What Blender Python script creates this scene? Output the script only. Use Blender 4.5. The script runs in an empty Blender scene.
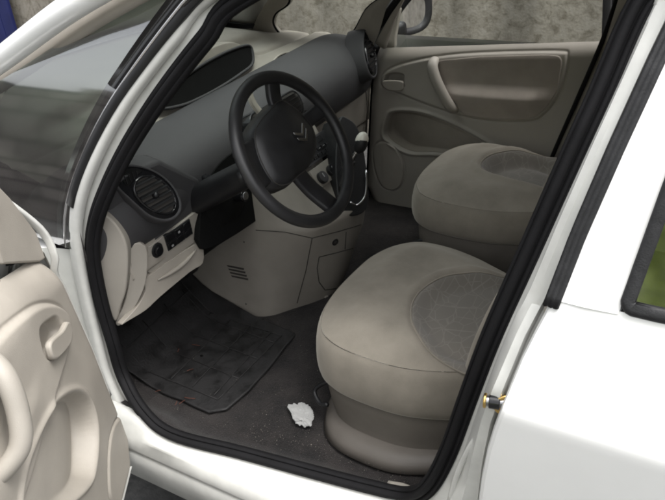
import bpy, bmesh, math, random
import numpy as np
from mathutils import Vector, Matrix, noise
random.seed(7)
RAD = math.radians
scene = bpy.context.scene
COL = scene.collection

# ------------------------------------------------------------------ camera numbers
CAM = np.array([-0.39, 1.72, 1.665]); HD, PT, RL, FP = RAD(31.8), RAD(29.8), RAD(-4.3), 684.0
DV = np.array([math.sin(HD)*math.cos(PT), -math.cos(HD)*math.cos(PT), -math.sin(PT)])
_r = np.cross(DV, [0, 0, 1]); _r /= np.linalg.norm(_r); _u = np.cross(_r, DV)
RV = _r*math.cos(RL) + _u*math.sin(RL); UV = -_r*math.sin(RL) + _u*math.cos(RL)
def ray(u, v): return DV + RV*(u-332.5)/FP - UV*(v-250)/FP
def at(u, v, ax, val):
    """the point of the real plane ax = val that the photograph shows at pixel u, v"""
    k = 'xyz'.index(ax); D = ray(u, v); return Vector(CAM + D*(val-CAM[k])/D[k])
def atp(u, v, p, n):
    D = ray(u, v); n = np.array(n); return Vector(CAM + D*(np.dot(np.array(p)-CAM, n)/np.dot(D, n)))
def on_side(u, v, off=0.0, tab=None):
    """meets the curved body side"""
    y = 0.75
    for _ in range(25):
        p = at(u, v, 'y', y); y = 0.5*y + 0.5*(yside(p.z, tab)+off)
    return at(u, v, 'y', y)

SIDE = [(.15, .79), (.22, .815), (.30, .85), (.40, .87), (.55, .88), (.75, .893), (.872, .899), (.886, .896), (.90, .886), (.98, .848), (1.05, .82), (1.12, .79), (1.25, .745), (1.38, .69), (1.5, .625), (1.56, .57)]
SEAL = [(.2, .80), (.45, .80), (.6, .79), (.9, .775), (1.05, .75), (1.25, .70), (1.4, .65), (1.48, .615), (1.56, .57)]
def interp(tab, z):
    return float(np.interp(z, [a for a, _ in tab], [b for _, b in tab]))
def yside(z, tab=None): return interp(tab or SIDE, z)

# ------------------------------------------------------------------ mesh helpers
def link(name, me, mat=None, parent=None, smooth=True, label=None):
    o = bpy.data.objects.new(name, me); COL.objects.link(o)
    if mat:
        for m in (mat if isinstance(mat, (list, tuple)) else [mat]): me.materials.append(m)
    if parent: o.parent = parent
    if smooth: me.polygons.foreach_set('use_smooth', [True]*len(me.polygons))
    if label: o['label'] = label
    return o
def from_bm(name, bm, mat=None, parent=None, smooth=True, label=None, recalc=True):
    if recalc: bmesh.ops.recalc_face_normals(bm, faces=bm.faces[:])
    me = bpy.data.meshes.new(name); bm.to_mesh(me); bm.free()
    return link(name, me, mat, parent, smooth, label)
def solid(o, t, off=-1.0, bevel=0):
    m = o.modifiers.new('s', 'SOLIDIFY'); m.thickness = t; m.offset = off
    if bevel: bev(o, bevel)
    return o
def bev(o, w, seg=2, ang=40):
    b = o.modifiers.new('b', 'BEVEL'); b.width = w; b.segments = seg; b.limit_method = 'ANGLE'; b.angle_limit = RAD(ang)
    return o
def sharp(o, ang=35):
    m = o.data
    try: m.set_sharp_from_angle(angle=RAD(ang))
    except Exception: pass
    return o
def catmull(pts, n=8, closed=False):
    P = [Vector(p) for p in pts]; out = []
    N = len(P); segs = N if closed else N-1
    for i in range(segs):
        p0 = P[(i-1) % N] if closed or i > 0 else P[0]*2-P[1]
        p1 = P[i]; p2 = P[(i+1) % N]
        p3 = P[(i+2) % N] if closed or i+2 < N else P[-1]*2-P[-2]
        for k in range(n):
            t = k/n; a = t*t; b = a*t
            out.append(0.5*((2*p1)+(p2-p0)*t+(2*p0-5*p1+4*p2-p3)*a+(3*p1-p0-3*p2+p3)*b))
    if not closed: out.append(P[-1])
    return out
def grid(name, rows, mat, parent=None, closed_u=False, closed_v=False, cap=False, smooth=True, label=None):
    """rows: list of lists of points, same length"""
    bm = bmesh.new(); V = [[bm.verts.new(p) for p in r] for r in rows]
    nu, nv = len(rows), len(rows[0])
    for i in range(nu if closed_u else nu-1):
        for j in range(nv if closed_v else nv-1):
            a, b, c, d = V[i][j], V[(i+1) % nu][j], V[(i+1) % nu][(j+1) % nv], V[i][(j+1) % nv]
            try: bm.faces.new((a, b, c, d))
            except ValueError: pass
    if cap:
        for r in (V[0], V[-1]):
            try: bm.faces.new(r)
            except ValueError: pass
    return from_bm(name, bm, mat, parent, smooth, label)
def tube(name, pts, prof, mat, parent=None, closed=False, up=(0, 1, 0), smooth_path=6, scale=None, label=None, cap=True):
    """sweep a closed profile [(a,b)..] (a across, b along up) along pts"""
    P = catmull(pts, smooth_path, closed) if smooth_path else [Vector(p) for p in pts]
    up = Vector(up); rows = []; N = len(P)
    for i, p in enumerate(P):
        if closed: t = P[(i+1) % N]-P[i-1]
        else: t = P[min(i+1, N-1)]-P[max(i-1, 0)]
        t.normalize(); b = (up - t*up.dot(t))
        if b.length < 1e-5: b = Vector((0, 0, 1))
        b.normalize(); a = t.cross(b)
        s = scale(i/(N-1)) if scale else 1
        rows.append([p+a*q[0]*s+b*q[1]*s for q in prof])
    return grid(name, rows, mat, parent, closed_u=closed, closed_v=True, cap=(cap and not closed), label=label)
def circ(rx, ry=None, n=14):
    ry = ry or rx
    return [(rx*math.cos(2*math.pi*k/n), ry*math.sin(2*math.pi*k/n)) for k in range(n)]
def rbox(w, h, r, n=4):
    out = []
    for cx, cy, a0 in ((w/2-r, h/2-r, 0), (-w/2+r, h/2-r, 90), (-w/2+r, -h/2+r, 180), (w/2-r, -h/2+r, 270)):
        for k in range(n+1):
            a = RAD(a0+90*k/n); out.append((cx+r*math.cos(a), cy+r*math.sin(a)))
    return out
def plate(name, pts, th, mat, parent=None, n=None, bevel=0, label=None, smooth=True, front=True):
    """closed outline given as 3D points, given thickness th behind the outline (against n)"""
    P = [Vector(p) for p in pts]
    if n is None:
        n = Vector((0, 0, 0))
        for i in range(len(P)): n += (P[i]-P[0]).cross(P[(i+1) % len(P)]-P[0])
    n = Vector(n).normalized(); bm = bmesh.new()
    A = [bm.verts.new(p) for p in P]; B = [bm.verts.new(p-n*th) for p in P]
    bm.faces.new(A); bm.faces.new(B[::-1])
    for i in range(len(P)): bm.faces.new((A[i], B[i], B[(i+1) % len(P)], A[(i+1) % len(P)]))
    o = from_bm(name, bm, mat, parent, smooth, label)
    if bevel: bev(o, bevel, 3, 30)
    sharp(o, 35)
    return o
def ring2(outer, inner, th, n, name, mat, parent=None, label=None):
    """a flat ring between two outlines of the same count, th deep"""
    n = Vector(n).normalized()
    rows = [[Vector(p)-n*th for p in outer], [Vector(p) for p in outer], [Vector(p)+n*.002 for p in [a.lerp(b, .5) for a, b in zip(map(Vector, outer), map(Vector, inner))]], [Vector(p) for p in inner], [Vector(p)-n*th for p in inner]]
    return grid(name, rows, mat, parent, closed_v=True, label=label)
def box(name, c, s, mat, parent=None, rot=None, bevel=0.003, label=None):
    bm = bmesh.new(); bmesh.ops.create_cube(bm, size=1)
    M = Matrix.Translation(Vector(c)) @ (rot.to_4x4() if rot else Matrix.Identity(4)) @ Matrix.Diagonal((*s, 1))
    bmesh.ops.transform(bm, matrix=M, verts=bm.verts[:])
    o = from_bm(name, bm, mat, parent, False, label)
    if bevel: bev(o, bevel)
    return o
def cyl(bm, p, q, r, n=20, r2=None):
    p, q = Vector(p), Vector(q); d = q-p
    a = d.orthogonal().normalized(); b = d.normalized().cross(a)
    A = [bm.verts.new(p+(a*math.cos(2*math.pi*k/n)+b*math.sin(2*math.pi*k/n))*r) for k in range(n)]
    B = [bm.verts.new(q+(a*math.cos(2*math.pi*k/n)+b*math.sin(2*math.pi*k/n))*(r2 if r2 is not None else r)) for k in range(n)]
    bm.faces.new(A[::-1]); bm.faces.new(B)
    for k in range(n): bm.faces.new((A[k], A[(k+1) % n], B[(k+1) % n], B[k]))
def cylinder(name, p, q, r, mat, parent=None, n=24, r2=None, bevel=0.0015, label=None):
    bm = bmesh.new(); cyl(bm, p, q, r, n, r2); o = from_bm(name, bm, mat, parent, True, label)
    if bevel: bev(o, bevel)
    sharp(o); return o
def frame(o, x, y, z):   # matrix from axes
    return Matrix(((x[0], y[0], z[0], o[0]), (x[1], y[1], z[1], o[1]), (x[2], y[2], z[2], o[2]), (0, 0, 0, 1)))
def sm(a, b, x):
    t = np.clip((x-a)/(b-a), 0, 1); return t*t*(3-2*t)
def sdf(poly, X, Y):
    """signed distance (negative inside) of arrays X, Y to a polygon"""
    P = np.array([(p[0], p[1]) for p in poly]); d = np.full(X.shape, 1e9); inside = np.zeros(X.shape, bool)
    for i in range(len(P)):
        a, b = P[i], P[(i+1) % len(P)]; e = b-a
        w0, w1 = X-a[0], Y-a[1]; t = np.clip((w0*e[0]+w1*e[1])/(e@e+1e-12), 0, 1)
        d = np.minimum(d, np.hypot(w0-e[0]*t, w1-e[1]*t))
        c = ((a[1] > Y) != (b[1] > Y)) & (X < (b[0]-a[0])*(Y-a[1])/(b[1]-a[1]+1e-12)+a[0]); inside ^= c
    return np.where(inside, -d, d)
def c2(pts, n=8): return [(p.x, p.y) for p in catmull([(a, b, 0) for a, b in pts], n, True)]

# ------------------------------------------------------------------ materials
def new_mat(name):
    m = bpy.data.materials.new(name); m.use_nodes = True; nt = m.node_tree
    return m, nt, nt.nodes['Principled BSDF']
def mat(name, col, rough=.5, bump=0, bscale=300, spec=.5, coat=0, metal=0, var=0, vscale=5, sheen=0, var_rough=0, distort=0):
    m, nt, b = new_mat(name); L = nt.links
    b.inputs['Base Color'].default_value = (*col, 1); b.inputs['Roughness'].default_value = rough
    b.inputs['Specular IOR Level'].default_value = spec; b.inputs['Metallic'].default_value = metal
    b.inputs['Coat Weight'].default_value = coat; b.inputs['Coat Roughness'].default_value = .06
    if sheen: b.inputs['Sheen Weight'].default_value = sheen; b.inputs['Sheen Roughness'].default_value = .5
    tc = nt.nodes.new('ShaderNodeTexCoord')
    if bump:
        n = nt.nodes.new('ShaderNodeTexNoise'); n.inputs['Scale'].default_value = bscale; n.inputs['Detail'].default_value = 3
        L.new(tc.outputs['Object'], n.inputs['Vector'])
        bp = nt.nodes.new('ShaderNodeBump'); bp.inputs['Strength'].default_value = bump; bp.inputs['Distance'].default_value = .002
        L.new(n.outputs['Fac'], bp.inputs['Height']); L.new(bp.outputs['Normal'], b.inputs['Normal'])
    if var:
        n2 = nt.nodes.new('ShaderNodeTexNoise'); n2.inputs['Scale'].default_value = vscale; n2.inputs['Detail'].default_value = 6; n2.inputs['Roughness'].default_value = .6
        L.new(tc.outputs['Object'], n2.inputs['Vector'])
        rp = nt.nodes.new('ShaderNodeMapRange'); rp.inputs['From Min'].default_value = .3; rp.inputs['From Max'].default_value = .7
        rp.inputs['To Min'].default_value = 1-var; rp.inputs['To Max'].default_value = 1+var
        L.new(n2.outputs['Fac'], rp.inputs['Value'])
        mx = nt.nodes.new('ShaderNodeVectorMath'); mx.operation = 'SCALE'; mx.inputs[0].default_value = col
        L.new(rp.outputs['Result'], mx.inputs['Scale']); L.new(mx.outputs['Vector'], b.inputs['Base Color'])
        if var_rough:
            r2 = nt.nodes.new('ShaderNodeMapRange'); r2.inputs['From Min'].default_value = .3; r2.inputs['From Max'].default_value = .7
            r2.inputs['To Min'].default_value = rough-var_rough; r2.inputs['To Max'].default_value = rough+var_rough
            L.new(n2.outputs['Fac'], r2.inputs['Value']); L.new(r2.outputs['Result'], b.inputs['Roughness'])
    return m
M = {}
M['paint'] = mat('white_paint', (.80, .80, .78), .32, coat=.6, var=.02, vscale=6)
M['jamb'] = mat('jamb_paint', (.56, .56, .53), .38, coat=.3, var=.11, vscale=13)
M['seal'] = mat('door_seal_rubber', (.006, .0058, .0066), .75, spec=.22, bump=.3, bscale=260, var=.25, vscale=14)
M['rubber'] = mat('wet_black_rubber', (.018, .018, .019), .5, spec=.35, bump=.3, bscale=420, var=.3, vscale=60)
M['matte'] = mat('matt_black', (.006, .006, .006), .8, spec=.15, var=.2, vscale=20)
M['bplast'] = mat('black_plastic', (.009, .009, .010), .48, bump=.08, bscale=500, var=.25, vscale=20, var_rough=.06)
M['bgloss'] = mat('black_gloss', (.010, .010, .011), .12, var=.2, vscale=30, var_rough=.05)
M['wheelp'] = mat('steering_black', (.014, .014, .015), .42, bump=.15, bscale=600, var=.2, vscale=18, var_rough=.08)
M['pad'] = mat('dash_charcoal', (.043, .042, .044), .64, bump=.45, bscale=520, spec=.4, var=.10, vscale=7, var_rough=.06)
M['beige'] = mat('beige_trim', (.315, .292, .256), .52, bump=.25, bscale=650, spec=.4, var=.05, vscale=6, var_rough=.06)
M['beige2'] = mat('beige_trim_grubby', (.322, .295, .256), .55, bump=.25, bscale=600, spec=.4, var=.10, vscale=8, var_rough=.07)
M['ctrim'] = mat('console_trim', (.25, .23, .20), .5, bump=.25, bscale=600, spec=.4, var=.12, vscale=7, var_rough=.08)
M['groove'] = mat('panel_gap', (.035, .032, .028), .8)
M['velour'] = mat('brown_door_velour', (.34, .302, .265), .95, bump=.6, bscale=900, spec=.1, sheen=.3, var=.10, vscale=12)
M['seatbase'] = mat('seat_side_cloth', (.125, .113, .097), .9, bump=.4, bscale=700, spec=.15, var=.08, vscale=14)
M['seatplast'] = mat('seat_valance_plastic', (.105, .094, .082), .5, bump=.2, bscale=600, spec=.35, var=.07, vscale=12)
M['pocket'] = mat('pocket_lining_cloth', (.25, .225, .19), .9, bump=.3, bscale=500, spec=.2, var=.08, vscale=14)
M['headliner'] = mat('headliner', (.60, .58, .54), .95, bump=.4, bscale=700)
M['chrome'] = mat('chrome', (.75, .75, .76), .14, metal=1, var=.05, vscale=30)
M['brass'] = mat('yellow_zinc', (.62, .43, .16), .3, metal=1, var=.25, vscale=90, var_rough=.1)
M['steel'] = mat('dull_steel', (.35, .35, .36), .3, metal=1, var=.15, vscale=60)
M['white_pl'] = mat('ivory_plastic', (.72, .69, .60), .3, coat=.4, var=.04, vscale=20)
M['mirror'] = mat('mirror_glass', (.85, .87, .88), .02, metal=1)
M['paper'] = mat('tissue_paper', (.36, .36, .35), .9, bump=.3, bscale=300, var=.03, vscale=40)
M['tyre'] = mat('tyre', (.02, .02, .02), .8, bump=.3, bscale=200)
M['alloy'] = mat('wheel_cover', (.42, .43, .44), .35, metal=.6, var=.1, vscale=20)
M['blue'] = mat('blue_paint', (.012, .018, .10), .45, bump=.2, bscale=60, var=.25, vscale=4, var_rough=.1)
M['foil'] = mat('chalky_mark', (.30, .30, .30), .6)
M['red'] = mat('dead_leaf', (.09, .03, .018), .8, var=.3, vscale=90)
M['crumb'] = mat('crumbs', (.26, .24, .20), .9)
M['bark'] = mat('bark', (.09, .065, .045), .9, bump=.8, bscale=30, var=.3, vscale=8)
M['leaf'] = mat('leaves', (.07, .12, .025), .55, var=.4, vscale=3)
M['leafy'] = mat('yellowing_leaves', (.30, .38, .06), .55, var=.35, vscale=3)

def glass(name, tint, rough=0.0, ior=1.5, boost=1.0):
    m, nt, b = new_mat(name); L = nt.links; N = nt.nodes
    out = N['Material Output']; N.remove(b)
    tr = N.new('ShaderNodeBsdfTransparent'); tr.inputs['Color'].default_value = (*tint, 1)
    gl = N.new('ShaderNodeBsdfGlossy'); gl.inputs['Roughness'].default_value = rough
    fr = N.new('ShaderNodeFresnel'); fr.inputs['IOR'].default_value = ior
    mx = N.new('ShaderNodeMixShader')
    # two faces of a pane reflect about twice one face; same from every side
    lw = N.new('ShaderNodeMath'); lw.operation = 'MULTIPLY'; lw.inputs[1].default_value = boost; lw.use_clamp = True
    L.new(fr.outputs[0], lw.inputs[0]); L.new(lw.outputs[0], mx.inputs[0])
    L.new(tr.outputs[0], mx.inputs[1]); L.new(gl.outputs[0], mx.inputs[2]); L.new(mx.outputs[0], out.inputs['Surface'])
    return m
M['glass'] = glass('green_tinted_glass', (.52, .60, .55), rough=.07, boost=6.5)
M['screen'] = glass('windscreen_glass', (.72, .78, .74), boost=1.2)
M['clear'] = glass('clear_glass', (.90, .93, .90), boost=1.0)

def seat_fabric():
    m, nt, b = new_mat('grey_beige_velour'); L = nt.links; N = nt.nodes
    tc = N.new('ShaderNodeTexCoord')
    n = N.new('ShaderNodeTexNoise'); n.inputs['Scale'].default_value = 5; n.inputs['Detail'].default_value = 7; n.inputs['Roughness'].default_value = .62
    L.new(tc.outputs['Object'], n.inputs['Vector'])
    r = N.new('ShaderNodeValToRGB'); e = r.color_ramp.elements
    e[0].position = .32; e[0].color = (.180, .162, .134, 1); e[1].position = .68; e[1].color = (.285, .258, .215, 1)
    L.new(n.outputs['Fac'], r.inputs['Fac'])
    f = N.new('ShaderNodeTexNoise'); f.inputs['Scale'].default_value = 900; f.inputs['Detail'].default_value = 2
    L.new(tc.outputs['Object'], f.inputs['Vector'])
    mr = N.new('ShaderNodeMapRange'); mr.inputs['To Min'].default_value = .84; mr.inputs['To Max'].default_value = 1.16
    L.new(f.outputs['Fac'], mr.inputs['Value'])
    mu = N.new('ShaderNodeVectorMath'); mu.operation = 'SCALE'
    L.new(r.outputs['Color'], mu.inputs[0]); L.new(mr.outputs['Result'], mu.inputs['Scale']); L.new(mu.outputs['Vector'], b.inputs['Base Color'])
    b.inputs['Roughness'].default_value = .95; b.inputs['Specular IOR Level'].default_value = .12
    b.inputs['Sheen Weight'].default_value = .45; b.inputs['Sheen Roughness'].default_value = .45; b.inputs['Sheen Tint'].default_value = (.9, .85, .75, 1)
    bp = N.new('ShaderNodeBump'); bp.inputs['Strength'].default_value = .35; bp.inputs['Distance'].default_value = .0015
    g = N.new('ShaderNodeTexNoise'); g.inputs['Scale'].default_value = 35; g.inputs['Detail'].default_value = 8
    L.new(tc.outputs['Object'], g.inputs['Vector']); L.new(g.outputs['Fac'], bp.inputs['Height']); L.new(bp.outputs['Normal'], b.inputs['Normal'])
    return m
M['fabric'] = seat_fabric()
def insert_fabric():
    m, nt, b = new_mat('patterned_insert_cloth'); L = nt.links; N = nt.nodes
    tc = N.new('ShaderNodeTexCoord')
    def lines(scale, w, rz):
        mp = N.new('ShaderNodeMapping'); mp.inputs['Rotation'].default_value = (0, 0, rz); mp.inputs['Scale'].default_value = (1, .62, .35)
        L.new(tc.outputs['Object'], mp.inputs['Vector'])
        v = N.new('ShaderNodeTexVoronoi'); v.feature = 'DISTANCE_TO_EDGE'; v.inputs['Scale'].default_value = scale
        L.new(mp.outputs['Vector'], v.inputs['Vector'])
        mr = N.new('ShaderNodeMapRange'); mr.inputs['From Min'].default_value = w; mr.inputs['From Max'].default_value = w*.4; mr.inputs['To Min'].default_value = 0; mr.inputs['To Max'].default_value = 1
        L.new(v.outputs['Distance'], mr.inputs['Value']); return mr.outputs['Result']
    a = lines(29, .030, .5); c = lines(21, .024, -.7)
    mx = N.new('ShaderNodeMath'); mx.operation = 'MAXIMUM'; L.new(a, mx.inputs[0]); L.new(c, mx.inputs[1])
    n = N.new('ShaderNodeTexNoise'); n.inputs['Scale'].default_value = 60; L.new(tc.outputs['Object'], n.inputs['Vector'])
    m2 = N.new('ShaderNodeMath'); m2.operation = 'MULTIPLY'; L.new(mx.outputs[0], m2.inputs[0]); L.new(n.outputs['Fac'], m2.inputs[1])
    r = N.new('ShaderNodeValToRGB'); e = r.color_ramp.elements
    e[0].color = (.165, .152, .132, 1); e[1].color = (.225, .210, .184, 1); e[1].position = .75
    L.new(m2.outputs[0], r.inputs['Fac']); L.new(r.outputs['Color'], b.inputs['Base Color'])
    b.inputs['Roughness'].default_value = .95; b.inputs['Specular IOR Level'].default_value = .1; b.inputs['Sheen Weight'].default_value = .3
    return m
M['insert'] = insert_fabric()
def carpet():
    m, nt, b = new_mat('black_carpet'); L = nt.links; N = nt.nodes
    tc = N.new('ShaderNodeTexCoord')
    n = N.new('ShaderNodeTexNoise'); n.inputs['Scale'].default_value = 11; n.inputs['Detail'].default_value = 9; n.inputs['Roughness'].default_value = .7
    L.new(tc.outputs['Object'], n.inputs['Vector'])
    r = N.new('ShaderNodeValToRGB'); e = r.color_ramp.elements
    e[0].position = .35; e[0].color = (.013, .012, .012, 1); e[1].position = .75; e[1].color = (.038, .033, .031, 1)
    L.new(n.outputs['Fac'], r.inputs['Fac'])
    s = N.new('ShaderNodeTexNoise'); s.inputs['Scale'].default_value = 420; s.inputs['Detail'].default_value = 1
    L.new(tc.outputs['Object'], s.inputs['Vector'])
    q = N.new('ShaderNodeMapRange'); q.inputs['From Min'].default_value = .70; q.inputs['From Max'].default_value = .78
    L.new(s.outputs['Fac'], q.inputs['Value'])
    q2 = N.new('ShaderNodeMath'); q2.operation = 'MULTIPLY'; L.new(q.outputs['Result'], q2.inputs[0]); L.new(n.outputs['Fac'], q2.inputs[1])
    mx = N.new('ShaderNodeMix'); mx.data_type = 'RGBA'; mx.inputs['B'].default_value = (.22, .20, .18, 1)
    L.new(q2.outputs[0], mx.inputs['Factor']); L.new(r.outputs['Color'], mx.inputs['A']); L.new(mx.outputs['Result'], b.inputs['Base Color'])
    b.inputs['Roughness'].default_value = 1; b.inputs['Specular IOR Level'].default_value = .1; b.inputs['Sheen Weight'].default_value = .08
    bp = N.new('ShaderNodeBump'); bp.inputs['Strength'].default_value = .9; bp.inputs['Distance'].default_value = .004
    L.new(s.outputs['Fac'], bp.inputs['Height']); L.new(bp.outputs['Normal'], b.inputs['Normal'])
    return m
M['carpet'] = carpet()
M['mat'] = mat('floor_mat', (.011, .0103, .0105), .66, bump=.8, bscale=160, var=.5, vscale=18, var_rough=.3)
M['matline'] = mat('floor_mat_ridge', (.013, .012, .012), .7, bump=.4, bscale=200, var=.4, vscale=30)
def pebble(name, c0, c1, c2_, mottled):
    m, nt, b = new_mat(name); L = nt.links; N = nt.nodes
    tc = N.new('ShaderNodeTexCoord')
    n = N.new('ShaderNodeTexNoise'); n.inputs['Scale'].default_value = mottled; n.inputs['Detail'].default_value = 10; n.inputs['Roughness'].default_value = .68; n.inputs['Distortion'].default_value = .4
    L.new(tc.outputs['Object'], n.inputs['Vector'])
    r = N.new('ShaderNodeValToRGB'); e = r.color_ramp.elements
    e[0].position = .36; e[0].color = (*c0, 1); e[1].position = .66; e[1].color = (*c2_, 1); k = r.color_ramp.elements.new(.50); k.color = (*c1, 1)
    L.new(n.outputs['Fac'], r.inputs['Fac'])
    mp = N.new('ShaderNodeMapping'); mp.inputs['Scale'].default_value = (1, 1, .25); L.new(tc.outputs['Object'], mp.inputs['Vector'])
    st = N.new('ShaderNodeTexNoise'); st.inputs['Scale'].default_value = 3; st.inputs['Detail'].default_value = 5; L.new(mp.outputs['Vector'], st.inputs['Vector'])
    mr = N.new('ShaderNodeMapRange'); mr.inputs['From Min'].default_value = .35; mr.inputs['From Max'].default_value = .6; mr.inputs['To Min'].default_value = .62; mr.inputs['To Max'].default_value = 1.08
    L.new(st.outputs['Fac'], mr.inputs['Value'])
    mu = N.new('ShaderNodeVectorMath'); mu.operation = 'SCALE'; L.new(r.outputs['Color'], mu.inputs[0]); L.new(mr.outputs['Result'], mu.inputs['Scale'])
    L.new(mu.outputs['Vector'], b.inputs['Base Color']); b.inputs['Roughness'].default_value = .95
    v = N.new('ShaderNodeTexNoise'); v.inputs['Scale'].default_value = 70; v.inputs['Detail'].default_value = 4; L.new(tc.outputs['Object'], v.inputs['Vector'])
    bp = N.new('ShaderNodeBump'); bp.inputs['Strength'].default_value = .5; bp.inputs['Distance'].default_value = .006
    L.new(v.outputs['Fac'], bp.inputs['Height']); L.new(bp.outputs['Normal'], b.inputs['Normal'])
    return m
M['wall'] = pebble('stained_render_wall', (.165, .145, .112), (.275, .25, .205), (.325, .30, .255), 16)
M['asphalt'] = pebble('worn_pale_asphalt', (.055, .055, .055), (.075, .074, .072), (.10, .098, .094), 28)
def brick():
    m, nt, b = new_mat('dark_brick'); L = nt.links; N = nt.nodes
    tc = N.new('ShaderNodeTexCoord'); mp = N.new('ShaderNodeMapping'); mp.inputs['Rotation'].default_value = (RAD(90), 0, 0); mp.inputs['Scale'].default_value = (1, 1, 1)
    L.new(tc.outputs['Object'], mp.inputs['Vector'])
    t = N.new('ShaderNodeTexBrick'); t.inputs['Scale'].default_value = 1.1
    t.inputs['Color1'].default_value = (.24, .22, .205, 1); t.inputs['Color2'].default_value = (.15, .138, .13, 1); t.inputs['Mortar'].default_value = (.05, .047, .045, 1)
    L.new(mp.outputs['Vector'], t.inputs['Vector']); L.new(t.outputs['Color'], b.inputs['Base Color']); b.inputs['Roughness'].default_value = .9
    return m
M['brick'] = brick()

# ------------------------------------------------------------------ world, sun, camera
w = bpy.data.worlds.new('World'); scene.world = w; w.use_nodes = True
nt = w.node_tree; bg = nt.nodes['Background']; sky = nt.nodes.new('ShaderNodeTexSky'); sky.sky_type = 'NISHITA'
SUN_EL, SUN_AZ = 70, -88      # azimuth of the sun in the ground plane, from +Y towards +X
sky.sun_disc = False; sky.sun_elevation = RAD(SUN_EL); sky.sun_rotation = RAD(SUN_AZ)
sky.air_density = 1.0; sky.dust_density = 6.0; sky.ozone_density = 1.0
hs = nt.nodes.new('ShaderNodeHueSaturation'); hs.inputs['Saturation'].default_value = .16   # overcast: grey-white sky
nt.links.new(sky.outputs[0], hs.inputs['Color']); nt.links.new(hs.outputs[0], bg.inputs['Color']); bg.inputs['Strength'].default_value = .15
sd = bpy.data.lights.new('sun', 'SUN'); sd.energy = .5; sd.angle = RAD(25); sd.color = (1, .98, .95)
so = bpy.data.objects.new('sun', sd); COL.objects.link(so)
sv = Vector((math.sin(RAD(SUN_AZ))*math.cos(RAD(SUN_EL)), math.cos(RAD(SUN_AZ))*math.cos(RAD(SUN_EL)), math.sin(RAD(SUN_EL))))
so.rotation_euler = sv.to_track_quat('Z', 'Y').to_euler()
cd = bpy.data.cameras.new('camera'); co = bpy.data.objects.new('camera', cd); COL.objects.link(co); scene.camera = co
co.matrix_world = frame(CAM, RV, UV, -DV); cd.sensor_width = 36; cd.lens = 36*FP/665; cd.clip_start = .02; cd.clip_end = 500
vs = scene.view_settings; vs.view_transform = 'Standard'; vs.look = 'None'; vs.exposure = 1.46; vs.gamma = 1; vs.use_curve_mapping = False
scene.cycles.max_bounces = 14; scene.cycles.transparent_max_bounces = 16; scene.cycles.diffuse_bounces = 10
scene.cycles.use_denoising = True; scene.cycles.filter_width = 2.1

def thing(name, label, cat, loc=(0, 0, 0), group=None):
    o = bpy.data.objects.new(name, None); COL.objects.link(o); o.location = loc; o['label'] = label; o['category'] = cat
    o.empty_display_size = .1
    if group: o['group'] = group
    return o
def tag(o, label, cat, group=None):
    o['label'] = label; o['category'] = cat
    if group: o['group'] = group
    return o
def structure(o, kind='structure'): o['kind'] = kind; return o

car = thing('car', 'white people carrier seen through its open driver door, beige and charcoal inside', 'car')
def part(name, parent=None):      # an Empty that carries the sub-parts of a part
    o = bpy.data.objects.new(name, None); COL.objects.link(o); o.parent = parent or car; o.empty_display_size = .05
    return o

# ================================================================== BODY SHELL
# seal line of the front door opening (near side), traced on the tumbled-home side
seal_px = [(236, 0), (205, 37), (177, 72), (151, 108), (126, 148), (106, 188), (94, 222), (91, 255), (99, 300), (111, 342), (122, 378), (142, 413), (172, 437), (240, 455), (310, 474), (375, 491), (408, 497), (428, 488), (447, 455), (468, 398), (492, 335), (530, 250), (568, 165), (600, 95), (641, 3)]
def side_pt(u, v, off=0):
    return on_side(u, v, off, SEAL)
seal_pts = [side_pt(u, v) for u, v in seal_px]
for i_, z_ in ((11, .425), (12, .395), (13, .398), (14, .403), (15, .415), (16, .435)): seal_pts[i_] = at(*seal_px[i_], 'z', z_)
# the sill run: keep it at sill height
roof_pts = [Vector((-.30, .585, 1.51)), Vector((-.24, .565, 1.545)), Vector((.0, .56, 1.56)), Vector((.2, .57, 1.545))]
SL = seal_pts + roof_pts
sealprof = [(-.022, -.014), (-.0235, -.004), (-.020, .003), (-.0165, .004), (-.0155, .000), (-.0140, .004), (-.010, .0125), (-.004, .0155), (.002, .0125), (.005, .005), (.0062, -.001), (.0075, .003), (.012, .0065), (.0165, .006), (.0175, .001), (.0185, .005), (.0215, .003), (.0225, -.006), (.018, -.016)]
sealprof = [(a*.86, b*.95) for a, b in sealprof]
tube('door_seal', SL, sealprof, M['seal'], car, closed=True, up=(0, 1, .25), smooth_path=6, label='black rubber seal round the driver door opening')

# white A-post flange between seal and quarter glass, running on down to the sill
fl_px = [(209, -6), (174, 36), (149, 68), (122, 106), (98, 150), (82, 190), (76, 222), (77, 250), (84, 290), (95, 335), (107, 378), (126, 412), (152, 440)]
fl = [side_pt(u, v, .012) for u, v in fl_px]
fl = [Vector((.25, .60, 1.58))] + fl
tube('front_post', fl, rbox(.034, .026, .010, 3), M['jamb'], car, up=(0, 1, .25), smooth_path=6)
A_ = catmull([p+Vector((0, -.012, 0)) for p in fl[1:]], 5); B_ = catmull([p+Vector((0, -.010, 0)) for p in seal_pts[:13]], 5)
A_, B_ = A_[:56], B_[:56]
grid('post_return', [[a.lerp(b, t) for t in (0, .33, .66, 1)] for a, b in zip(A_, B_)], M['jamb'], car)
# outer jamb going forward behind the door hinge face
JP = catmull([side_pt(u, v, .012) for u, v in fl_px[7:]], 5)
rows = []
for p in JP: rows.append([p+Vector((-.005, -.02, 0)), p+Vector((.02, .005, 0)), p+Vector((.05, .012, 0)), p+Vector((.10, .03, 0)), p+Vector((.14, .07, 0))])
grid('hinge_jamb', rows, M['jamb'], car)

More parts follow.
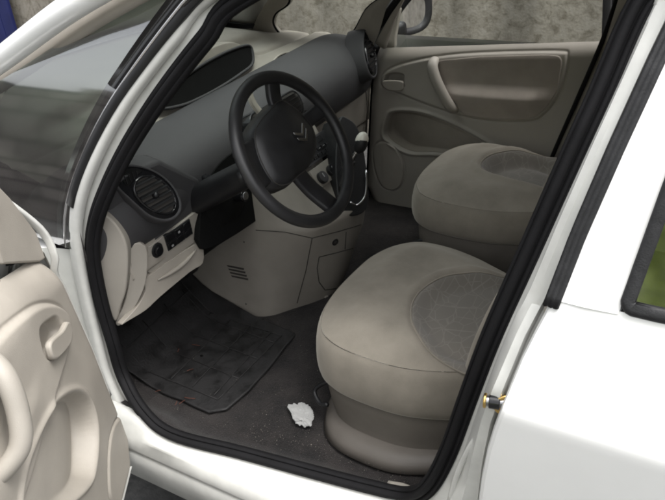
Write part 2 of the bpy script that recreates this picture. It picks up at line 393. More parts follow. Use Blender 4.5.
# rear edge of opening: B jamb, white
E_Z = [(.20, -.13), (.40, -.13), (.55, -.135), (.69, -.143), (.80, -.155), (.97, -.190), (1.04, -.212), (1.15, -.232), (1.28, -.262), (1.40, -.292), (1.5, -.32)]
def xE(z): return interp(E_Z, z)
Bs = [p for p in catmull(seal_pts[16:25], 5)]
bz = [(p.z, p.x, p.y) for p in Bs if p.z > .35]; bz.sort()
def xS(z): return float(np.interp(z, [a[0] for a in bz], [a[1] for a in bz]))
def yS(z): return float(np.interp(z, [a[0] for a in bz], [a[2] for a in bz]))
rows = []
for k in range(60):
    z = .30+k*(1.54-.30)/59
    xs, ys, xe, yo = xS(z), yS(z), xE(z), yside(z)
    yj = min(ys+.022, yo-.02) if z > 1.0 else yo-.045
    w_ = xs-xe
    rows.append([Vector((xs+.005, ys-.012, z)), Vector((xs-.015, ys-.002, z)), Vector((xs-.20*w_-.01, ys+.006, z)), Vector((xs-.42*w_, (ys+yj)/2+.004, z)), Vector((xs-.62*w_, yj, z)), Vector((xe+.016, yj, z)), Vector((xe+.010, yj+.002, z)), Vector((xe+.004, yj-.012, z)), Vector((xe-.003, yj-.016, z))])
sharp(grid('centre_pillar', rows, M['jamb'], car, label='white centre pillar jamb'), 28)

# rear door
rdoor = part('rear_door')
WZ0 = 1.052
def xw(z): return -.306 - (z-WZ0)*.135
rows = []
zs = [.27, .30, .35, .40, .5, .6, .7, .78, .83, .855, .868, .876, .883, .890, .90, .93, .96, 1.0, 1.03, 1.050, 1.062]
for z in zs:
    y = yside(z); xe = xE(z)
    r = [Vector((xe, y-.045, z)), Vector((xe, y-.010, z)), Vector((xe-.003, y-.003, z)), Vector((xe-.009, y, z))]
    for k in range(1, 25):
        x = xe-.009-(1.15-.0)*k/24*.92
        r.append(Vector((x, y-.00*k, z)))
    rows.append(r)
o = grid('door_skin', rows, M['paint'], rdoor); sharp(o, 25)
# window frame column in front of the rear window
rows = []
for k in range(22):
    z = 1.058+k*(1.50-1.058)/21; y = yside(z)+.0015; xe = xE(z); x1 = xw(z)-.006
    rows.append([Vector((xe, y-.040, z)), Vector((xe, y-.010, z)), Vector((xe-.004, y-.002, z)), Vector((xe-.010, y, z)), Vector(((xe+x1)/2, y+.002, z)), Vector((x1, y, z)), Vector((x1-.004, y-.02, z))])
grid('window_frame', rows, M['paint'], rdoor)
# black rubber on the front edge of that frame
rows = []
for k in range(30):
    z = 1.047+k*(1.52-1.047)/29; y = yside(z)-.012; xe = xE(z)
    a = [(.008, -.026), (.0085, .010), (.006, .0145), (.002, .0150), (.0005, .0125), (-.001, .0150), (-.006, .0165), (-.0075, .0140), (-.009, .0165), (-.014, .0170), (-.0165, .0145), (-.0165, .004)]
    rows.append([Vector((xe+p, y+q, z)) for p, q in a])
grid('frame_rubber', rows, M['rubber'], rdoor, closed_v=True, cap=True, label='black ribbed rubber strip on the rear door frame')
# rear window: trim + glass, on the tumblehome
def wtrim(path, wid, dep, nm):
    return tube(nm, path, [(-wid/2, -.012), (-wid/2, dep*.3), (-wid/2+.002, dep*.55), (0, dep*.6), (wid/2-.004, dep*.5), (wid/2, -.004), (wid/2, -.012)], M['rubber'], rdoor, closed=True, up=(0, 1, .45), smooth_path=0)
def sp(x, z, o=0): return Vector((x, yside(z)+o, z))
wo = []
c_in = .016
path = [sp(xw(z)-.012, z, .002) for z in np.linspace(1.46, 1.088, 14)]
for k in range(6):
    a = RAD(15+k*12); path.append(sp(xw(1.075)-.012-.012*(1-math.cos(a)), 1.082-.014*math.sin(a), .002))
for x in np.linspace(-.36, -1.10, 18): path.append(sp(x, 1.068+(-.36-x)*.02, .002))
path += catmull([sp(-1.10, 1.083, .002), sp(-1.14, 1.10, .002), sp(-1.15, 1.16, .002), sp(-1.12, 1.28, .002), sp(-1.06, 1.40, .002), sp(-1.0, 1.47, .002), sp(-.96, 1.485, .002)], 5)
for x in np.linspace(-.95, -.40, 8): path.append(sp(x, 1.485, .002))
wtrim(path, .022, .008, 'window_trim')
rows = [[sp(x, z, -.006) for x in np.linspace(xw(z)-.01, -1.13+.0*z, 20)] for z in np.linspace(1.06, 1.49, 14)]
grid('window_glass', rows, M['glass'], rdoor)
rows = [[Vector((x, yside(z)-.055, z)) for x in np.linspace(-.20, -1.2, 14)] for z in np.linspace(.30, 1.05, 14)]
o = grid('inner_trim', rows, M['beige2'], rdoor)
# striker on the B jamb
st = part('door_striker')
sc = at(492, 402, 'y', .852); 
cylinder('base_plate', sc+Vector((-.021, -.006, 0)), sc+Vector((-.024, -.001, 0)), .021, M['brass'], st, 28)
# the plate stands on the pillar face; pin sticks forward with a roller
cylinder('pin', sc+Vector((-.022, -.002, .004)), sc+Vector((.012, .006, .004)), .009, M['steel'], st, 18)
cylinder('roller', sc+Vector((-.014, .000, .004)), sc+Vector((.004, .004, .004)), .0125, M['bgloss'], st, 22)
cylinder('pin_cap', sc+Vector((.008, .005, .004)), sc+Vector((.013, .006, .004)), .013, M['brass'], st, 22)
# pressings and bolt heads on the lower jamb
for (u, v, r) in ((486, 472, .008), (483, 486, .006), (479, 448, .0055)):
    p = at(u, v, 'y', .815); cylinder('jamb_plug', p, p+Vector((.0, .016, 0)), r, M['jamb'], car, 18, r2=r*.7)
tube('jamb_pressing', [at(487, 424, 'y', .828), at(470, 447, 'y', .826), at(458, 472, 'y', .820), at(450, 500, 'y', .812)], circ(.006, .005, 10), M['jamb'], car, smooth_path=5)

# sill below the opening: painted step, crease, lower panel
sl = catmull(seal_pts[11:18], 6)
rows = []
xs_ = sorted([p.x for p in sl]); sy = sorted([(p.x, p.y, p.z) for p in sl])
def sillpt(x):
    return (float(np.interp(x, [a[0] for a in sy], [a[1] for a in sy])), float(np.interp(x, [a[0] for a in sy], [a[2] for a in sy])))
for k in range(50):
    x = -.16+k*(1.10+.16)/49; y, z = sillpt(x)
    z = min(z, .44); yy = .884; zr = .405
    rows.append([Vector((x, y-.010, z-.012)), Vector((x, y-.005, z-.006)), Vector((x, y+.014, z-.008)), Vector((x, y+.028, z-.022)), Vector((x, max(y+.038, .862), zr-.022)), Vector((x, yy-.004, zr-.034)), Vector((x, yy+.006, zr-.060)), Vector((x, yy+.003, zr-.072)), Vector((x, yy-.006, zr-.075)), Vector((x, yy+.004, zr-.080)), Vector((x, yy+.002, zr-.13)), Vector((x, yy-.006, zr-.19)), Vector((x, yy-.04, zr-.215)), Vector((x, yy-.10, zr-.22))])
grid('sill', rows, M['jamb'], car, label='white door sill')
grid('rear_sill', [[Vector((x, y, z)) for y, z in ((.80, .275), (.862, .262), (.872, .24), (.862, .20), (.80, .185))] for x in np.linspace(-.155, -.80, 8)], M['paint'], car)

# windscreen pillar / roof rail (white) seen beyond the quarter glass
rail_up = [(-60, 92), (0, 49), (69, 0)]; rail_lo = [(-60, 122), (0, 80), (108, 0)]
ru = [at(u, v, 'y', .72) for u, v in rail_up]; rl = [at(u, v, 'y', .735) for u, v in rail_lo]
pil = []
railc = [Vector((1.72, .66, 1.00))] + [a.lerp(b, .36) for a, b in zip(ru, rl)] + [Vector((.50, .67, 1.545)), Vector((.15, .635, 1.585)), Vector((-.4, .62, 1.60)), Vector((-1.2, .62, 1.58)), Vector((-1.75, .66, 1.45))]
railw = (ru[1]-rl[1]).length*.80
rprof = rbox(railw*.92, .05, .022, 4)
for s_ in (1, -1):
    tube('roof_rail', [Vector((p.x, p.y*s_, p.z)) for p in railc], rprof, M['paint'], car, up=(0, .9*s_, .6), smooth_path=8)
# roof panel + headliner
def ycross(x): return .60 if x > -.9 else .60
rows = []; rows2 = []
for x in np.linspace(.62, -1.75, 16):
    zc = 1.60+.035*math.sin(math.pi*np.clip((.62-x)/2.4, 0, 1)) - (.06 if x < -1.6 else 0)
    rows.append([Vector((x, y, zc-.10*(abs(y)/.62)**3*.5)) for y in np.linspace(-.63, .63, 13)])
    rows2.append([Vector((x, y, zc-.035-.10*(abs(y)/.62)**3*.55)) for y in np.linspace(-.62, .62, 13)])
grid('roof', rows, M['paint'], car); grid('headliner', rows2, M['headliner'], car)

# quarter glass, near side: between rail and front post, above belt
def quarter(s_, nm):
    qo = part(nm)
    post = catmull([side_pt(u, v, .02) for u, v in fl_px[:8]], 4); post = [Vector((.28, .635, 1.56))]+post
    lo = catmull([Vector((1.70, .80, .95)), Vector((1.60, .775, 1.02))]+rl[0:3]+[Vector((.50, .66, 1.53)), Vector((.28, .635, 1.57))], 6)[::-1]
    n = 26
    def resample(P, n):
        L = [0]
        for a, b in zip(P, P[1:]): L.append(L[-1]+(b-a).length)
        out = []
        for k in range(n):
            d = L[-1]*k/(n-1); i = min(max(int(np.searchsorted(L, d))-1, 0), len(P)-2); t = (d-L[i])/max(L[i+1]-L[i], 1e-9)
            out.append(P[i].lerp(P[i+1], min(max(t, 0), 1)))
        return out
    A = resample(post, n); B = resample(lo, n)
    rows = []
    for a, b in zip(A, B):
        d = (b-a); ln = max(d.length, 1e-4); d = d/ln
        a2 = a+d*.014
        rows.append([Vector((p.x, (p.y+.000)*s_, p.z)) for p in [a2.lerp(b, t/6) for t in range(7)]])
    for r in rows:
        for p in r: p.y = (interp(SEAL, p.z)+.018+.030*max(0, min((p.x-.75)/.8, 1)))*s_
    grid('pane', rows, M['glass'], qo)
    # black border + light bead along the post edge
    border = [a+(b-a).normalized()*.020 if (b-a).length > .03 else a for a, b in zip(A, B)]
    tube('glass_border', [Vector((p.x, p.y*s_, p.z)) for p in border[:-3]], [(-.012, -.004), (-.012, .007), (0, .010), (.012, .007), (.012, -.004)], M['bplast'], qo, up=(0, s_, .3), smooth_path=0)
    bead = [a+(b-a).normalized()*.034 if (b-a).length > .06 else a.lerp(b, .5) for a, b in zip(A, B)]
    tube('bead', [Vector((p.x, (p.y+.004)*s_, p.z)) for p in bead[2:]], circ(.0035, .0035, 8), M['chrome'], qo, up=(0, s_, .3), smooth_path=0)
    tube('frit', [Vector((p.x, (p.y-.006)*s_, p.z)) for p in [a+(b-a).normalized()*.052 if (b-a).length > .07 else a.lerp(b, .6) for a, b in zip(A, B)]], [(-.020, -.001), (-.020, .001), (.020, .001), (.020, -.001)], M['bgloss'], qo, up=(0, s_, .3), smooth_path=0)
    # belt edge below the glass
    base = [Vector((1.12, .815, .875)), Vector((1.2, .815, .885)), Vector((1.45, .815, .905)), Vector((1.72, .80, .94))]
    tube('belt_rubber', [Vector((p.x, p.y*s_, p.z)) for p in base], rbox(.018, .02, .006, 2), M['bplast'], qo, up=(0, s_, .3), smooth_path=6)
    return qo
q1 = quarter(1, 'quarter_window')

# outer front wing, bonnet, scuttle, bumper and tail: closes the car for other viewpoints
rows = []
for x in np.linspace(1.02, 2.5, 24):
    f = max(0, (x-1.6)/.95)
    r = []
    for z, y in SIDE:
        zc_ = .86+.14*min(max((x-1.35)/.3, 0), 1)
        if z > .99: break
        z = min(z, zc_)
        zz = z; yy = y-.10*f*f-(.02 if z < .3 else 0)
        if z > .8: zz = z-.16*f*f
        r.append(Vector((x, yy, zz)))
    zc_ = .86+.20*min(max((x-1.35)/.3, 0), 1)
    r.append(Vector((x, .80-.12*f*f, zc_-.2*f*f))); r.append(Vector((x, .70-.1*f*f, zc_+.02-.2*f*f)))
    rows.append(r)
for s_ in (1, -1):
    rr = [[Vector((p.x, p.y*s_, p.z)) for p in r] for r in rows]
    grid('front_wing', rr, M['paint'], car)
rows = []
for x in np.linspace(1.62, 2.5, 14):
    f = max(0, (x-1.6)/.95)
    rows.append([Vector((x, y, 1.10-.20*f*f-.03*(abs(y)/.7)**4)) for y in np.linspace(-.71+.1*f*f, .71-.1*f*f, 13)])
grid('bonnet', rows, M['paint'], car)
rows = []
for y in np.linspace(-.78, .78, 15):
    a = (y/.78)**2
    rows.append([Vector((2.49-.10*a, y*.86, .86)), Vector((2.60-.16*a, y*.88, .70)), Vector((2.66-.2*a, y*.9, .5)), Vector((2.60-.2*a, y*.9, .25))])
grid('front_bumper', rows, M['paint'], car)
rows = []
for y in np.linspace(-.80, .80, 15):
    a = (y/.8)**2
    rows.append([Vector((-1.72, y*.78, 1.56)), Vector((-1.86+.04*a, y*.92, 1.08)), Vector((-1.96+.08*a, y*1.05, .8)), Vector((-2.0+.1*a, y*1.05, .5)), Vector((-1.95+.1*a, y, .28))])
grid('tailgate', rows, M['paint'], car)
# rear quarter both sides and far rear door as one skin each
for s_, x0 in ((1, -1.21), (-1, -.02)):
    rows = [[Vector((x, (yside(z))*s_, z)) for z in [a for a, _ in SIDE if .2 < a < 1.06]] for x in np.linspace(x0, -1.95, 12)]
    grid('rear_quarter', rows, M['paint'], car)
rows = [[Vector((x, -yside(z)+.0, z)) for z in np.linspace(1.06, 1.5, 8)] for x in np.linspace(-1.2, -1.8, 6)]
grid('rear_pillar', rows, M['paint'], car)
rows = [[Vector((x, yside(z), z)) for z in np.linspace(1.04, 1.5, 8)] for x in np.linspace(-1.09, -1.8, 6)]
for r in rows:
    for p in r: p.y -= .012
grid('rear_pillar', rows, M['paint'], car)
rows = [[Vector((x, -yside(z), z)) for z in np.linspace(1.06, 1.5, 8)] for x in np.linspace(-.22, -1.2, 6)]
grid('rear_window_glass', rows, M['glass'], car)
# underside keeps light out
grid('floor_pan', [[Vector((x, y, .23)) for y in (-.8, 0, .8)] for x in (-1.95, 0, 1.2)], M['bplast'], car)
def road_wheel(x, s_):
    wh = part('road_wheel'); y0, y1 = .62*s_, .80*s_; c = .31
    prof = [(0.20, y0), (.29, y0), (.315, y0+.02*s_), (.32, y0+.09*s_), (.315, y1-.02*s_), (.29, y1), (.205, y1)]
    rows = [[Vector((x+r*math.cos(a), y, c+r*math.sin(a))) for r, y in prof] for a in [2*math.pi*k/48 for k in range(48)]]
    grid('tyre', rows, M['tyre'], wh, closed_u=True)
    prof = [(.205, y1-.005*s_), (.19, y1-.02*s_), (.10, y1-.012*s_), (.04, y1-.004*s_), (.001, y1)]
    rows = [[Vector((x+r*math.cos(a)*(1 if r < .15 else 1-.04*(k % 6 == 0)), y, c+r*math.sin(a))) for r, y in prof] for k, a in [(k, 2*math.pi*k/48) for k in range(48)]]
    grid('rim', rows, M['alloy'], wh, closed_u=True)
for x in (1.86, -1.05):
    for s_ in (1, -1): road_wheel(x, s_)

# windscreen
def ws_pt(t, y):       # t 0 base .. 1 header
    a = abs(y)/.70
    bx = 1.73-.36*a**3; tx = .62-.03*a*a
    bz = 1.050+.062*math.exp(-(abs(y)/.60)**8); tz = 1.565-.04*a*a
    x = bx+(tx-bx)*t; z = bz+(tz-bz)*t+.055*math.sin(math.pi*t)
    return Vector((x, y*(1-.09*t), z))
wsn = part('windscreen')
grid('screen_glass', [[ws_pt(t/12, y) for y in np.linspace(-.70, .70, 17)] for t in range(13)], M['screen'], wsn)
rows = []
for y in np.linspace(-.70, .70, 21): rows.append([ws_pt(0, y)+Vector((0, 0, -.004)), ws_pt(0.045, y)+Vector((0, 0, -.004))])
grid('lower_border', rows, M['bplast'], wsn)
# inner trim of the screen pillars
for s_ in (1,):
    P = [Vector((p.x-.015, (p.y-.055)*s_, p.z-.022)) for p in railc[1:6]]
    P = [Vector((1.52, .64*s_, 1.07))]+P
    tube('pillar_trim', P, rbox(.055, .03, .012, 3), M['beige2'], car, up=(0, .9*s_, .6), smooth_path=8)

# ================================================================== FRONT DOORS (one builder, mirrored)
def make_door(mapf, F, far):
    """s runs rearward from the front edge of the trim, z is height, t is depth towards the cabin"""
    dr = part('passenger_door' if far else 'driver_door')
    dr['label'] = 'closed far front door with brown velour panel' if far else 'open near front door with plain beige trim'
    W = 1.02
    zb = .30
    edge = [(.27, .13), (.30, .06), (.33, .02), (.39, -.012), (.51, .0), (.59, .015), (.72, .034), (.90, .072), (.99, .095), (1.02, .104), (1.2, .13)]
    def s0(z): return interp(edge, z) if not far else interp([(.3, .05), (.4, .01), (.9, .06), (1.02, .09), (1.2, .1)], z)
    def ztop(s): return 1.000+.075*(s-.1)/.9 + (0.0)
    if not far: ztop = lambda s: 1.000+.29*max(0, min(s-.12, .2))+.05*max(0, s-.32)
    else: ztop = lambda s: 1.005+.085*(s-.12)
    ns, nz = 260, 210
    zf = np.linspace(0, 1, nz)
    S = np.zeros((ns, nz)); Z = np.zeros((ns, nz))
    sfr = np.linspace(0, 1, ns)
    for j in range(nz):
        # z first approximated at both ends
        for i in range(ns):
            s_guess = .1+sfr[i]*(W-.1); z = zb+(ztop(s_guess)-zb)*zf[j]
            a = s0(z); S[i, j] = a+(W-.06*(z-.3)-a)*sfr[i]; Z[i, j] = z
    T = np.zeros_like(S)
    # belt roll and edge roll
    def Tfun(S, Z, de, dtop):
        T = np.zeros_like(S)
        T += -.040*np.clip(1-dtop/.085, 0, 1)**2.2 if not far else -.022*np.clip(1-dtop/.05, 0, 1)**2.2
        T += -.028*np.clip(1-de/.05, 0, 1)**2.0
        T += -.03*np.clip(1-(Z-zb)/.04, 0, 1)**2
        ins = c2(F['insert'], 6); d = sdf(ins, S, Z)
        T += (.010 if not far else .005)*sm(.006, -.006, d) + (-.004*np.exp(-(np.abs(d-.004)/.0035)**2))
        zr = .882+.03*np.clip(S-.4, 0, 1)
        bul = sm(.33, .43, S)*sm(zr+.022, zr-.026, Z)*sm(0, -.09, d)
        T += (.024 if far else .006)*bul
        lc = c2(F['cup'], 5); d2 = sdf(lc, S, Z); T += -.026*sm(.003, -.010, d2)
        pk = c2(F['pocket'], 6); d3 = sdf(pk, S, Z)
        (ax, az), (bx, bz_) = F['pgrad']
        L2 = (bx-ax)**2+(bz_-az)**2; g = np.clip(((S-ax)*(bx-ax)+(Z-az)*(bz_-az))/L2, 0, 1)
        T += -(F['pdepth'])*sm(.004, -.016, d3)*(.04+.96*g**2.0) + .006*np.exp(-(np.abs(d3-.008)/.007)**2)
        sk = c2(F['speaker'], 6); d4 = sdf(sk, S, Z); T += -.0055*np.exp(-(np.abs(d4)/.0028)**2)+.003*sm(0, -.01, d4)
        T += .012*sm(.30, .0, np.abs(Z-.62))*sm(.0, .3, S)
        return T
    top = np.array([[ztop(.1+sfr[i]*(W-.1)) for _ in range(nz)] for i in range(ns)])
    dtop = top-Z
    A0 = np.array([[s0(Z[i, j]) for j in range(nz)] for i in range(ns)])
    T = Tfun(S, Z, S-A0, dtop)
    rows = [[mapf(S[i, j], T[i, j], Z[i, j]) for j in range(nz)] for i in range(ns)]
    matl = [M['beige2'] if not far else M['beige']]
    o = grid('door_trim', rows, matl, dr)
    def lining(name, poly, m, off, k=44, inset=.965, lab=None):
        pl = poly; cx_ = sum(p[0] for p in pl)/len(pl); cz_ = sum(p[1] for p in pl)/len(pl)
        ks = np.array([inset*1.004, inset]+list(np.linspace(inset-.02, .001, k)))
        SS = np.array([[cx_+(p[0]-cx_)*q for p in pl] for q in ks]); ZZ = np.array([[cz_+(p[1]-cz_)*q for p in pl] for q in ks])
        DT = np.array([[ztop(a)-b for a, b in zip(r1_, r2_)] for r1_, r2_ in zip(SS, ZZ)])
        TT = Tfun(SS, ZZ, SS-.06, DT)+off; TT[0] -= off+.002
        return grid(name, [[mapf(a, t, b) for a, t, b in zip(*r)] for r in zip(SS, TT, ZZ)], m, dr, closed_v=True, label=lab)
    if far:
        lining('velour_panel', c2(F['velour'], 8), M['velour'], .0025, inset=1.0, lab='brown velour panel with an arm rest ledge')
        lining('pocket_lining', c2(F['pocket'], 8), M['pocket'], .0012, inset=.97)
        lining('speaker_grille', c2(F['speaker'], 8), M['beige2'], .0012, inset=.97)
    # inner edge band back to the shell, then the shell
    def strip(name, f, m, lab=None):
        return grid(name, f, m, dr, label=lab)
    rows = []
    for z in np.linspace(zb, ztop(.12), 40):
        a = s0(z)
        rows.append([mapf(a+.002, -.026, z), mapf(a-.003, -.032, z), mapf(a-.014, -.036, z), mapf(a-.017, -.044, z), mapf(a-.012, -.085, z), mapf(a-.03, -.10, z), mapf(a-.03, -.125, z)])
    strip('door_edge', rows, M['jamb'] if not far else M['seal'])
    # outer skin
    rows = []
    for s in np.linspace(-.03, W+.01, 24):
        r = []
        for z in [a for a, _ in SIDE if .25 < a < 1.1]:
            ss = s+s0(min(z, 1.0)) if s < .1 else s
            r.append(mapf(ss, -.125-(yside(z)-.885)*(-1)*-1 if False else -(yside(z)-.76)-.0, z))
        rows.append(r)
    strip('door_skin', rows, M['paint'])
    grid('bottom_edge', [[mapf(s, t, zb-.01) for t in (-.10, -.06, -.01)] for s in np.linspace(.02, W, 10)], M['jamb'], dr)
    # mirror corner trim (triangle) and window frame
    tr = F['tri']; P = [mapf(s, -.026, z) for s, z in tr]
    nrm = (mapf(0, 1, 0)-mapf(0, 0, 0)).normalized()
    plate('mirror_corner', P, .02, M['beige2'], dr, n=nrm, bevel=.004)
    # frame: leading edge up and over
    fr = [(s, z) for s, z in F['frame']]
    def tz(z): return F['foff']-((z-1.0) if far else max(z-1.0, 0))*.30-(.018*min(max((1.0-z)/.06, 0), 1) if not far else 0)
    tube('window_frame', [mapf(s, tz(z)-.012, z) for s, z in fr], rbox(.010, .016, .003, 2) if not far else rbox(.03, .03, .005, 2), M['jamb'] if not far else M['bplast'], dr, up=tuple(nrm), smooth_path=5)
    tube('glass_channel', [mapf(s+.022, tz(z)-.008, z-.012) for s, z in fr[10 if not far else 1:]], rbox(.02, .02, .004, 2), M['seal'], dr, up=tuple(nrm), smooth_path=5)
    if not far: tube('belt_seal', [mapf(s, -.045, ztop(s)-.002) for s in np.linspace(.28 if not far else .17, W-.07, 12)], rbox(.014, .02, .004, 2), M['seal'], dr, up=(0, 0, 1), smooth_path=0)
    if far:     # raised window glass
        grid('window_glass', [[mapf(s, tz(z)-.02, z) for s in (F['gl'](z), W-.09-.15*(z-1.0))] for z in np.linspace(.99, 1.46, 8)], M['clear'], dr)
    # release lever in its cup
    L = F['lever']; zc = sum(p[1] for p in L)/len(L)
    P = [mapf(s, F.get('lt', .006), z) for s, z in c2(L, 4)]
    lev = plate('release_lever', P, .013, M['beige2'], dr, n=nrm, bevel=.004)
    # slot mark beside lever
    # grab handle
    H = F['handle']
    pts = [mapf(s, t, z) for s, z, t in H]
    k = len(H)
    tube('grab_handle', pts, [(a*F['hw'], b*.017) for a, b in circ(1, 1, 16)], M['beige'] if not far else M['beige'], dr, up=tuple(nrm), smooth_path=8,
         scale=lambda t: 1.0-.28*abs(2*t-1)**6)
    # door mirror on the outside of the corner
    mr = F['mirror']
    c = mapf(mr[0], -.26, mr[1]); n_keep = nrm; ex = (mapf(1, 0, 0)-mapf(0, 0, 0)); et = nrm
    if far: ex, et = (ex*math.cos(.42)+et*math.sin(.42)), (et*math.cos(.42)-ex*math.sin(.42))
    # housing: rounded shell, mirror face looks rearward (towards +s)
    rows = []
    for q, (dx, k_) in enumerate(((-.085, .25), (-.075, .62), (-.05, .98), (-.02, 1.14), (.0, 1.20), (.010, 1.17), (.014, 1.05), (.010, .90), (.004, .84), (.002, .70))):
        rows.append([c+ex*dx+et*a*k_+Vector((0, 0, b*k_)) for a, b in [(.095*math.copysign(abs(math.cos(h))**.75, math.cos(h)), .078*math.copysign(abs(math.sin(h))**.75, math.sin(h))) for h in [2*math.pi*i/32 for i in range(32)]]])
    grid('mirror_housing', rows, M['bplast'], dr, closed_v=True, cap=False)
    tilt = F['mtilt']
    gp = [c+ex*(.004)+et*a*.80+Vector((0, 0, b*.80))+ex*(a*tilt) for a, b in [(.095*math.copysign(abs(math.cos(h))**.75, math.cos(h)), .078*math.copysign(abs(math.sin(h))**.75, math.sin(h))) for h in [2*math.pi*i/32 for i in range(32)]]]
    plate('mirror_glass', gp, .003, M['mirror'], dr, n=ex, smooth=False)
    tube('mirror_arm', [mapf(mr[0]-.02, -.20, mr[1]-.05), mapf(mr[0]-.03, -.13, mr[1]-.06), mapf(mr[0]-.02, -.06, mr[1]-.05)], rbox(.06, .05, .012, 2), M['bplast'], dr, up=(0, 0, 1), smooth_path=4)
    return dr

NO = Vector((.80, .88, 0)); Ne = Vector((-.5505, .835, 0)).normalized(); Nn = Vector((-.835, -.5505, 0)).normalized()
near_map = lambda s, t, z: NO+Ne*s+Nn*t+Vector((0, 0, z))
NEAR = dict(
    insert=[(.155, .855), (.165, .90), (.225, .952), (.308, .990), (.45, 1.02), (.70, 1.04), (.86, 1.02), (.90, .93), (.84, .80), (.66, .765), (.45, .785), (.30, .812), (.20, .828)],
    cup=[(.205, .872), (.212, .912), (.25, .932), (.295, .942), (.308, .905), (.300, .876), (.26, .862)],
    lever=[(.186, .868), (.196, .889), (.232, .893), (.292, .912), (.306, .894), (.296, .872), (.24, .852), (.205, .850)],
    pocket=[(.245, .745), (.190, .672), (.200, .598), (.275, .556), (.340, .575), (.46, .660), (.56, .76), (.50, .81), (.36, .80)],
    pgrad=((.50, .80), (.235, .575)), pdepth=.052,
    lt=.022,
    speaker=[(.025, .475), (-.002, .40), (.055, .318), (.150, .30), (.225, .40), (.185, .475), (.115, .505)],
    tri=[(.100, .986), (.105, 1.050), (.165, 1.155), (.225, 1.235), (.262, 1.225), (.266, 1.16), (.272, 1.075), (.20, 1.035), (.13, .995)], toff=-.004, foff=.004,
    frame=[(-.004, .52), (.014, .63), (.029, .72), (.050, .81), (.066, .88), (.082, .94), (.088, .985), (.092, 1.052), (.158, 1.166), (.208, 1.238), (.27, 1.317), (.32, 1.34), (.48, 1.45), (.66, 1.53), (.85, 1.55), (.93, 1.50), (.97, 1.2), (.98, 1.03)],
    handle=[(.475, 1.03, .005), (.50, 1.00, .034), (.520, .945, .044), (.545, .895, .040), (.575, .860, .005)],
    hw=.020, mirror=(.17, 1.09), mtilt=.15, gl=lambda z: .15+(z-1)*.8, cloth=lambda z: 0)
make_door(near_map, NEAR, False)
far_map = lambda s, t, z: Vector((.93-s, -.70+t, z))
FAR = dict(
    insert=[(.108, .872), (.118, .905), (.16, .935), (.233, .962), (.355, .991), (.51, 1.013), (.775, 1.036), (.815, 1.02), (.803, .90), (.76, .82), (.700, .785), (.52, .772), (.358, .795), (.189, .838), (.125, .852)],
    cup=[(.122, .875), (.130, .905), (.160, .917), (.204, .914), (.208, .885), (.204, .862), (.14, .858)],
    lever=[(.118, .866), (.122, .884), (.150, .889), (.203, .890), (.208, .872), (.200, .852), (.145, .848)],
    pocket=[(.120, .645), (.128, .715), (.160, .757), (.274, .767), (.40, .740), (.53, .690), (.60, .64), (.45, .62), (.33, .61), (.22, .60)],
    pgrad=((.40, .80), (.22, .60)), pdepth=.050,
    speaker=[(.056, .58), (.10, .625), (.165, .61), (.205, .54), (.195, .45), (.15, .405), (.09, .42), (.06, .50)],
    toff=-.026, foff=-.035, velour=[(.345, .955), (.355, .978), (.42, .990), (.51, 1.004), (.65, 1.018), (.765, 1.027), (.800, 1.015), (.800, .96), (.793, .90), (.752, .826), (.695, .793), (.60, .783), (.52, .781), (.455, .788), (.425, .83), (.385, .87)],
    tri=[(.105, 1.002), (.100, 1.05), (.135, 1.10), (.175, 1.165), (.182, 1.15), (.160, 1.045), (.158, 1.008)],
    frame=[(.065, .99), (.068, 1.05), (.100, 1.10), (.165, 1.19), (.29, 1.31), (.45, 1.42), (.60, 1.49), (.80, 1.50), (.87, 1.47), (.90, 1.25), (.93, 1.05)],
    lt=.014, handle=[(.338, .985, .004), (.340, .965, .035), (.356, .925, .045), (.385, .870, .047), (.415, .815, .035), (.425, .795, .004)],
    hw=.021, mirror=(.122, 1.096), mtilt=0, gl=lambda z: .16+(z-1)*.8,
    cloth=lambda z: .318+(.98-z)*.52)
make_door(far_map, FAR, True)
# far side structure: quarter window surround, pillars, seal
fq = part('far_quarter_window')
FY = -.69
qout = [(273, 25), (275, 14), (287, 5), (300, -10), (380, -10), (365, 10), (354, 30), (346, 37.5), (330, 39), (305, 38.5), (283, 36)]
def yq(z): return -.70+(z-1.0)*.30
def onq(u, v, off=0):
    p = at(u, v, 'y', -.68)
    for _ in range(15): p = at(u, v, 'y', yq(p.z)+off)
    return p
inner = catmull([onq(u, v) for u, v in qout], 5, True)
cen = sum((p for p in inner), Vector())/len(inner)
outer = []
for p in inner:
    dd = (p-cen); dd.y = 0; L_ = dd.length; dd.normalize(); grow = .055 if dd.z < .3 else .05
    q = p+dd*grow; q.y = yq(q.z)+.015; outer.append(q)
rows = [[p+Vector((0, -.03, 0)) for p in inner], [p+Vector((0, -.012, 0)) for p in inner], [p.lerp(q, .10)+Vector((0, .006, 0)) for p, q in zip(inner, outer)], outer, [q+(q-cen).normalized()*.05+Vector((0, -.005, 0)) for q in outer]]
grid('surround', rows, M['beige2'], fq, closed_v=True)
tube('rubber_edge', [p+Vector((0, -.006, 0)) for p in inner], circ(.0045, .0045, 8), M['seal'], fq, closed=True, smooth_path=0)
grid('pane', [[Vector((x, yq(z)-.03, z)) for x in (.72, 1.45)] for z in (1.0, 1.3)], M['clear'], fq)
